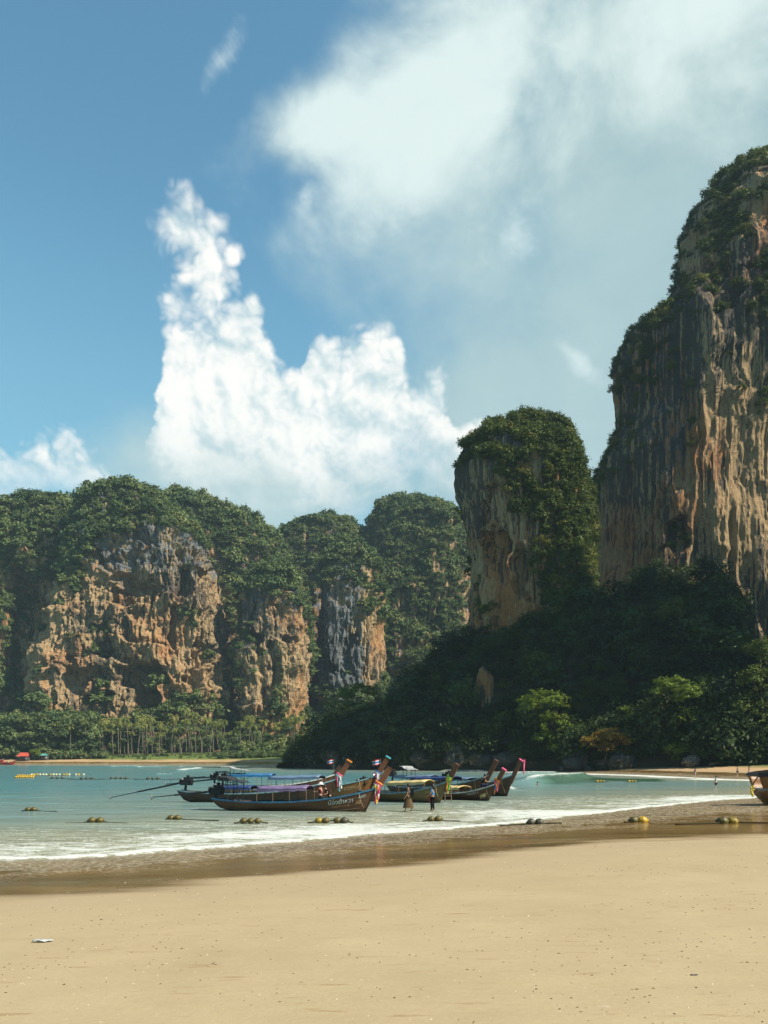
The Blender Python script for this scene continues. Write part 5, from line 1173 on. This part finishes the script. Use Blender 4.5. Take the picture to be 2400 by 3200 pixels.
def person(label, loc, rz, pose='stand', sk=SKIN_A, top=None, bottom=None, long_hair=False, hat=None, k=1.0, skirt=False, step=0.0, arm=(0.0, 0.0), bag=None, pack=None, sink=0.0, lean=0.0):
    """faces +x in its own frame"""
    o = empty('person', loc, rz, label=label, cat='person', group='people round the bay'); o.scale = (k, k, k)
    j = {}
    sit = pose == 'sit'; hz = 0.90 if not sit else 0.46
    def tilt(x, z): return x + lean * max(0, z - hz)
    def up(n, x, y, z, r): j[n] = ((tilt(x, z + hz - 0.90), y, z + hz - 0.90), r)
    up('pelvis', 0, 0, 0.94, (0.13, 0.10)); up('waist', 0, 0, 1.10, (0.115, 0.09)); up('chest', 0, 0, 1.30, (0.145, 0.105)); up('neck', 0.005, 0, 1.46, 0.052); up('jaw', 0.03, 0, 1.55, (0.070, 0.075)); up('head', 0.015, 0, 1.64, (0.082, 0.095)); up('crown', 0.0, 0, 1.70, 0.055); up('nose', 0.115, 0, 1.60, 0.014)
    E_ = [('pelvis', 'waist'), ('waist', 'chest'), ('chest', 'neck'), ('neck', 'jaw'), ('jaw', 'head'), ('head', 'crown'), ('head', 'nose')]
    for s, sd, a in ((1, 'l', arm[0]), (-1, 'r', arm[1])):
        up('sh' + sd, 0, s * 0.185, 1.40, 0.056); ex, ez = 0.28 * math.sin(a * 0.6), -0.28 * math.cos(a * 0.6); up('el' + sd, ex, s * 0.235, 1.40 + ez, 0.041)
        fx, fz = 0.25 * math.sin(a * 1.5 + 0.15), -0.25 * math.cos(a * 1.5 + 0.15); up('wr' + sd, ex + fx, s * 0.23, 1.40 + ez + fz, 0.028); up('pa' + sd, ex + fx * 1.3, s * 0.225, 1.40 + ez + fz * 1.3, (0.034, 0.02)); up('fi' + sd, ex + fx * 1.58, s * 0.215, 1.40 + ez + fz * 1.58, (0.026, 0.014)); up('th' + sd, ex + fx * 1.32 + 0.045, s * 0.20, 1.40 + ez + fz * 1.36, 0.011)
        E_ += [('chest', 'sh' + sd), ('sh' + sd, 'el' + sd), ('el' + sd, 'wr' + sd), ('wr' + sd, 'pa' + sd), ('pa' + sd, 'fi' + sd), ('pa' + sd, 'th' + sd)]
        st = step * s
        if sit: hip, kn, an, to = (0.02, 0.42), (0.42, 0.46), (0.44, 0.06), (0.58, 0.03)
        else: hip, kn, an, to = (0.0, 0.86), (0.22 * st + 0.03, 0.48), (0.42 * st - 0.06 * abs(st), 0.08 + (0.04 if st < 0 else 0)), (0.42 * st + 0.12, 0.03)
        j['hi' + sd] = ((hip[0], s * 0.095, hip[1]), 0.092); j['kn' + sd] = ((kn[0], s * 0.095, kn[1]), 0.058); j['an' + sd] = ((an[0], s * 0.095, an[1]), 0.036); j['to' + sd] = ((to[0], s * 0.11, to[1]), (0.038, 0.024))
        E_ += [('pelvis', 'hi' + sd), ('hi' + sd, 'kn' + sd), ('kn' + sd, 'an' + sd), ('an' + sd, 'to' + sd)]
    skin('body', j, E_, sk, o, 'pelvis')
    def g(n, dr): r = j[n][1]; r = r if isinstance(r, tuple) else (r, r); return (j[n][0], (r[0] + dr, r[1] + dr))
    if top is not None:
        tj = {n: g(n, 0.022) for n in ('pelvis', 'waist', 'chest', 'shl', 'shr')}
        for sd in 'lr': tj['hs' + sd] = (tuple(np.array(j['sh' + sd][0]) * 0.45 + np.array(j['el' + sd][0]) * 0.55), (0.066, 0.066))
        nb = np.array(j['chest'][0]) * 0.45 + np.array(j['neck'][0]) * 0.55; tj['nb'] = (tuple(nb), (0.085, 0.075))
        skin('shirt', tj, [('pelvis', 'waist'), ('waist', 'chest'), ('chest', 'nb'), ('chest', 'shl'), ('chest', 'shr'), ('shl', 'hsl'), ('shr', 'hsr')], top, o, 'pelvis')
    if bottom is not None:
        mat, full = bottom
        tj = {n: g(n, 0.022) for n in ('pelvis', 'hil', 'hir', 'knl', 'knr')}; ed = [('pelvis', 'hil'), ('pelvis', 'hir'), ('hil', 'knl'), ('hir', 'knr')]
        if full:
            for sd in 'lr': tj['an' + sd] = g('an' + sd, 0.024); ed.append(('kn' + sd, 'an' + sd))
        else:
            for sd in 'lr': tj['kn' + sd] = (tuple(np.array(j['hi' + sd][0]) * 0.35 + np.array(j['kn' + sd][0]) * 0.65), (0.085, 0.085))
        skin('trousers', tj, ed, mat, o, 'pelvis')
        if skirt:
            m = MB(); rows = []
            for i in range(8):
                t = i / 7; z = 1.0 - 0.74 * t; rows.append([(0.20 * step * t * math.cos(a) + (0.15 + 0.10 * t + 0.012 * math.sin(5 * a)) * math.cos(a), (0.17 + 0.07 * t + 0.012 * math.cos(6 * a)) * math.sin(a), z) for a in [2 * math.pi * q / 18 for q in range(18)]])
            m.grid(rows, True); m.build('skirt', mat, o, True)
    hx, hzz = j['head'][0][0], j['head'][0][2]
    h = MB(); h.ball((hx - 0.028, 0, hzz + 0.030), 0.115, 12, 8, (1.0, 0.92, 1.0))
    if long_hair: h.ball((hx - 0.085, 0, hzz - 0.12), 0.105, 10, 8, (0.75, 0.95, 2.0))
    h.build('hair', M_hair, o, True)
    if not hat: 
        fm = MB(); [fm.ball((hx + 0.088, s * 0.034, hzz - 0.005), 0.011, 6, 4) for s in (-1, 1)]; fm.box((hx + 0.082, 0, hzz - 0.085), (0.012, 0.045, 0.010)); fm.build('face_features', M_hair, o)
    if hat:
        q = MB(); rows = [[(hx + rr * math.cos(a), rr * math.sin(a) * 0.95, hzz + zz) for a in [2 * math.pi * i / 16 for i in range(16)]] for rr, zz in ((0.24, 0.02), (0.20, 0.05), (0.125, 0.07), (0.12, 0.15), (0.07, 0.185), (0.005, 0.19))]; q.grid(rows, True); q.build('hat', hat, o, True)
    def held(nm, lab, mat, c, d, cat):
        mm = MB(); mm.box((0, 0, 0), d, None, 0.8)
        if nm == 'backpack': mm.tube([(0.05, 0.1, 0.2), (0.2, 0.12, 0.22), (0.22, 0.12, -0.1)], 0.02, 6); mm.tube([(0.05, -0.1, 0.2), (0.2, -0.12, 0.22), (0.22, -0.12, -0.1)], 0.02, 6)
        else: mm.tube([(-0.08, 0, d[2] / 2), (-0.04, 0, d[2] / 2 + 0.16), (0.04, 0, d[2] / 2 + 0.16), (0.08, 0, d[2] / 2)], 0.014, 6)
        P = Matrix.Translation(Vector(loc)) @ Matrix.Rotation(rz, 4, 'Z') @ Vector((c[0] * k, c[1] * k, c[2] * k)); mm.build(nm, mat, loc=P, rot=(0, 0, rz), bevel=0.04, label=lab, cat=cat)
    if bag: held('bag', bag[1], bag[0], (0.19, -0.26, 0.80), (0.26, 0.12, 0.34), 'bag')
    if pack: held('backpack', pack[1], pack[0], (-0.25, 0, 1.22), (0.20, 0.30, 0.44), 'backpack')
    return o
CL = {k: plain('cloth_' + k, c, 0.85, 0, 0.15, 6.0, 0.1) for k, c in (('blue', (0.06, 0.24, 0.50)), ('black', (0.010, 0.010, 0.012)), ('brown', (0.13, 0.085, 0.045)), ('grey', (0.10, 0.095, 0.085)), ('maroon', (0.24, 0.07, 0.06)), ('white', (0.72, 0.72, 0.72)), ('red', (0.65, 0.06, 0.06)), ('pink', (0.60, 0.25, 0.25)), ('navy', (0.02, 0.03, 0.08)))}
x, y, _ = G(1352, 2534); person('long-haired person in a blue shirt and black trousers standing in the shallows', (x, y, -0.02), math.radians(160), 'stand', SKIN_A, CL['blue'], (CL['black'], True), True, arm=(0.5, 0.3), bag=(CL['red'], 'red bag held by the person in the blue shirt'), k=1.0, step=0.12)
x, y, _ = G(1276, 2536); person('dark-haired person in a grey-brown shirt and long brown skirt wading by the boats', (x, y, -0.02), math.radians(175), 'stand', SKIN_A, CL['grey'], (CL['brown'], False), False, skirt=True, arm=(0.3, 0.2), step=0.5, pack=(CL['black'], 'black backpack worn by the wading person'), k=1.02)
def aboard(b, s, side, dz): o, L, cur, tip, yaw = b; p = wpos(o, (s * L, side, 0)); return (p.x, p.y, dz)
person('person in a white sun hat and maroon top standing in the nearest boat', aboard(B[1], 0.665, 0.0, 0.12), math.radians(150), 'stand', SKIN_B, CL['maroon'], (CL['grey'], True), hat=CL['white'], arm=(1.0, 0.7), k=0.98)
person('person dressed in black bending beside the one in the white hat', aboard(B[1], 0.715, 0.2, 0.10), math.radians(200), 'stand', SKIN_A, CL['black'], (CL['black'], True), arm=(0.8, 0.9), k=0.92, lean=0.55)
person('person in dark clothes sitting on the bow of the elephant boat', aboard(B[6], 0.80, 0.0, 0.86), math.radians(10), 'sit', SKIN_A, CL['black'], (CL['navy'], True), arm=(0.9, 0.9), k=1.0, lean=0.35)
def at(px, py, z=0.0): x, y, _ = G(px, py, z); return (x, y, z - 0.02)
person('bather in a pale suit strolling out of the white wash', at(2172, 2434, 0.1), math.radians(200), 'stand', SKIN_B, CL['pink'], None, True, step=0.4, k=1.0)
person('dark-haired person wading in a pale shirt and dark shorts', (*at(2237, 2461)[:2], -0.35), math.radians(170), 'stand', SKIN_B, CL['white'], (CL['black'], False), step=0.1, arm=(0.2, 0.1))
person('bare-chested walker in dark shorts on the sand', at(2305, 2427, 0.5), math.radians(185), 'stand', SKIN_B, None, (CL['black'], False), step=0.2)
person('walker in a light swimsuit striding along the sand behind the first', at(2341, 2430, 0.5), math.radians(175), 'stand', SKIN_B, CL['pink'], None, step=0.8, arm=(0.6, -0.4))
person('swimmer with only head and shoulders above the water by the breaking wave', (*at(1680, 2452)[:2], -1.35), math.radians(200), 'stand', SKIN_A, None, (CL['red'], False))
person('tiny pale figure walking on the far beach', (*U(783, 2384, 402)[:2], 0.9), math.radians(180), 'stand', SKIN_B, CL['white'], (CL['white'], False), step=0.4)

# ------------------------------------------------------------------ buoy lines
M_bu = {'olive': plain('buoy_olive', (0.11, 0.085, 0.014), 0.5, 0, 0.45, 6.0), 'yellow': plain('buoy_yellow', (0.30, 0.21, 0.02), 0.45, 0, 0.3, 6.0), 'dark': plain('buoy_dark', (0.07, 0.065, 0.035), 0.5, 0, 0.4, 6.0), 'gold': plain('buoy_gold', (0.55, 0.33, 0.02), 0.45, 0, 0.2, 6.0), 'pale': plain('buoy_pale', (0.65, 0.62, 0.42), 0.5)}
def buoys(label, px, py, cols, r=0.21, rope=(0, 0), z=0.05, gap=2.1, group='floats of the near buoy line', dirr=0.0, extra=None, name='buoy_string', ropem=None):
    """a string of floats on its rope; rope: metres to the one side and the other"""
    x, y, _ = G(px, py, z); zz = max(z, ground_z(x, y)); o = empty(name, (x, y, zz), dirr, label=label, cat='buoy', group=group); rr = random.Random(px); n = len(cols); xs = []
    for i, c in enumerate(cols):
        xx = (i - (n - 1) / 2) * r * gap + (extra[i] if extra else 0); xs.append(xx)
        m = MB(); q = r * rr.uniform(0.92, 1.08); m.ball((0, 0, 0), q, 14, 10, (1.12, 1, 0.95)); m.tube([(-q * 1.28, 0, 0), (-q * 1.0, 0, 0)], [q * 0.2, q * 0.34], 8); m.tube([(q * 1.0, 0, 0), (q * 1.28, 0, 0)], [q * 0.34, q * 0.2], 8)
        b = m.build('float', M_bu[c], o, True, loc=(xx, rr.uniform(-.05, .05), r * 0.42), rot=(rr.uniform(-.3, .3), rr.uniform(-.15, .15), rr.uniform(-.3, .3)))
        rows = MB().tube([(q * 1.135 * 0.0 + 0.001 * t, math.cos(t) * q * 1.01, math.sin(t) * q * 0.96) for t in [6.2832 * u / 18 for u in range(19)]], q * 0.05, 5, False); rows.build('seam', M_bu[c], b)
    a, b2 = rope; pts = []
    X0, X1 = xs[0] - r - a, xs[-1] + r + b2
    for i in range(17):
        t = i / 16; xx = X0 + (X1 - X0) * t; away = max(0, xs[0] - xx, xx - xs[-1]); wx = x + math.cos(dirr) * xx; wy = y + math.sin(dirr) * xx - 0.35 * away * (extra is None) * 0.6 + 0.06 * math.sin(xx * 2.1)
        lz = max(ground_z(wx, wy), 0.0) - zz; pts.append((xx, wy - y - math.sin(dirr) * xx, max(lz + 0.03, r * 0.42 - 0.25 * away)))
    MB().tube(pts, 0.035, 6).build('rope', ropem or M_dkrope, o, True)
    return o
buoys('pair of weedy floats tilting in open water, out beyond the other near pairs', 97, 2533, ['olive', 'olive'], 0.176, (0.2, 1.5), 0.06)
buoys('pair of olive floats on a rope stretching to both sides, below the long engine shaft', 300, 2569, ['olive', 'olive'], 0.193, (1.1, 1.4), 0.06)
buoys('pair of olive floats trailing a long rope towards the row of three', 545, 2560, ['olive', 'olive'], 0.185, (0.1, 2.2), 0.06)
buoys('row of three olive floats close in front of the nearest hull', 783, 2570, ['olive', 'olive', 'olive'], 0.176, (0.3, 0.4), 0.05)
buoys('four floats in two pairs below the bow lettering of the nearest boat', 1036, 2569, ['yellow', 'olive', 'olive', 'dark'], 0.185, (0.4, 0.3), 0.05, 2.0, extra=[-.12, -.12, .12, .12])
buoys('pair of olive floats just below the person in the blue shirt', 1358, 2564, ['olive', 'olive'], 0.185, (0.3, 1.0), 0.05)
buoys('pair of dark green floats at the edge of the foam', 1672, 2575, ['dark', 'dark'], 0.202, (1.4, 0.9), 0.08)
buoys('pair with one bright yellow float on the wet sand', 1993, 2571, ['olive', 'gold'], 0.210, (0.3, 0.1), 0.25)
buoys('pair of yellow-topped dark floats on a long dark rope near the big orange boat', 2275, 2574, ['olive', 'yellow'], 0.227, (2.2, 3.6), 0.35)
FARG = 'floats of the far buoy line'
for px, py, cols, lab in ((180, 2433, ['dark'] * 3, 'three dark floats in the far line, nearest the cluster of yellow floats'), (272, 2435, ['dark'] * 3, 'second trio of dark floats along the far line'), (372, 2434, ['dark'] * 4, 'third group of dark floats along the far line'), (478, 2435, ['dark'] * 3, 'last trio of dark floats before the engine shaft')):
    buoys(lab, px, py, cols, 0.26, (1.8, 2.0), 0.05, 3.2, FARG)
buoys('thick cluster of bright yellow floats at the end of the swimming line', 77, 2430, ['gold'] * 9, 0.2, (0.1, 0.1), 0.05, 1.9, 'yellow floats of the swimming line')
buoys('second row of bright yellow floats tucked behind the cluster', 80, 2425, ['gold'] * 9, 0.2, (0.1, 3.0), 0.05, 1.9, 'yellow floats of the swimming line')
for px, cols, lab in ((112, ['pale', 'gold', 'gold', 'pale'], 'four mixed floats right beside the yellow cluster'), (140, ['pale', 'pale'], 'two pale floats next along the swimming line'), (167, ['gold', 'pale', 'pale'], 'one yellow and two pale floats in the middle of the swimming line'), (186, ['pale'], 'single pale float alone on the swimming line'), (208, ['gold', 'gold', 'pale'], 'two yellow floats and a pale one past the single float'), (242, ['pale', 'gold'], 'pale float beside a yellow one near the line end'), (261, ['pale'], 'outermost pale float ending the swimming line')):
    buoys(lab, px, 2422, cols, 0.22, (1.0, 1.0), 0.05, 2.6, 'yellow floats of the swimming line')
buoys('yellow floats just beyond the breaking wave', 1876, 2443, ['gold', 'yellow', 'yellow'], 0.17, (.4, .4), 0.30, 2.4, FARG); buoys('yellow floats farther along beyond the breaking wave', 1975, 2443, ['gold', 'yellow', 'yellow'], 0.17, (.4, .4), 0.30, 2.4, FARG)

# ------------------------------------------------------------------ things washed up on the sand
def beach_at(px, py):
    z = 1.2
    for _ in range(12): x, y, _z = G(px, py, z); z = ground_z(x, y)
    return x, y, z
M_plastic = plain('washed_plastic', (0.55, 0.58, 0.56), 0.5, 0, 0.2, 9.0)
x, y, z = beach_at(135, 2944); rows = []
for i in range(14):
    t = i / 13; rows.append([(-0.14 + 0.28 * t, (k - 2) * 0.018 * (0.4 + math.sin(3.1 * t)), 0.012 + 0.03 * abs(math.sin(5 * t + k * 1.7)) * (1 - 0.5 * t)) for k in range(5)])
q = MB().grid(rows).build('plastic_scrap', M_plastic, smooth=True, loc=(x, y, z), rot=(0, 0, 0.1), label='crumpled whitish plastic scrap lying on the sand', cat='litter'); q.modifiers.new('thick', 'SOLIDIFY').thickness = 0.004
x, y, z = beach_at(2168, 3047); m = MB(); [m.ball((random.Random(k).uniform(-.035, .035), random.Random(k + 9).uniform(-.012, .012), 0.004), 0.009, 7, 5, (1.6, 1, .6)) for k in range(6)]; m.build('weed_tangle', CL['navy'], smooth=True, loc=(x, y, z), label='small dark purple tangle of weed on the sand', cat='seaweed')
def crumbs(name, label, n, sizes, mat, seed, y0=4.0, y1=26.0):
    r = np.random.RandomState(seed); V, Fc = [], []
    Y = y0 + (y1 - y0) * r.rand(n) ** 1.5; X = (r.rand(n) - 0.5) * 1.15 * (Y + 1.0)
    P = np.stack([X, Y, 0 * X], 1); keep = (fbm(P, (3.0, 1.1, 1), 3, seed) > r.uniform(-0.35, 0.35, n)); X, Y = X[keep], Y[keep]
    d = shore(X, Y); ok = d < -8.5; X, Y, d = X[ok], Y[ok], d[ok]; Z = land_h(X, Y, d)
    for x, y, z in zip(X, Y, Z):
        s = r.uniform(*sizes) * (1 + 0.03 * y); a = r.uniform(0, 6.28); e = r.uniform(1.0, 2.4); b = len(V); ca, sa = math.cos(a), math.sin(a)
        for px, py, pz in ((1, 0, 0), (0, 1, 0), (-1, 0, 0), (0, -1, 0), (0.1, 0.1, 0.75)):
            u, w = px * s * e, py * s * r.uniform(.7, 1.1); V.append((x + u * ca - w * sa, y + u * sa + w * ca, z - 0.002 + pz * s))
        Fc += [(b, b + 1, b + 4), (b + 1, b + 2, b + 4), (b + 2, b + 3, b + 4), (b + 3, b, b + 4)]
    link(name, mesh_np(name, np.array(V), np.array(Fc), mat), label=label, kind='stuff')
M_crumb = plain('dark_crumbs', (0.11, 0.06, 0.03), 0.9, 0, 0.4, 4.0, 0.1); M_shell = plain('shell_bits', (0.70, 0.62, 0.48), 0.7, 0, 0.2, 4.0)
crumbs('beach_debris', 'dark twigs, coral crumbs and leaf bits strewn over the sand', 3800, (0.004, 0.012), M_crumb, 3)
crumbs('shell_fragments', 'tiny pale shell fragments strewn over the sand', 1800, (0.004, 0.009), M_shell, 5)
# ------------------------------------------------------------------ the humid air over the bay
def build_haze():
    m = bpy.data.materials.new('humid_air'); m.use_nodes = True; nt = m.node_tree; nt.nodes.clear()
    out = nt.nodes.new('ShaderNodeOutputMaterial'); v = nt.nodes.new('ShaderNodeVolumePrincipled')
    v.inputs['Color'].default_value = (0.60, 0.82, 0.98, 1); v.inputs['Density'].default_value = HAZE; v.inputs['Anisotropy'].default_value = 0.0
    nt.links.new(v.outputs[0], out.inputs['Volume'])
    m.cycles.homogeneous_volume = True
    MB().box((0, 2900, 205), (13000, 6400, 450)).build('haze', m, label='thin blue haze of humid air over the whole bay', kind='stuff')
HAZE = 0.00009
build_haze()
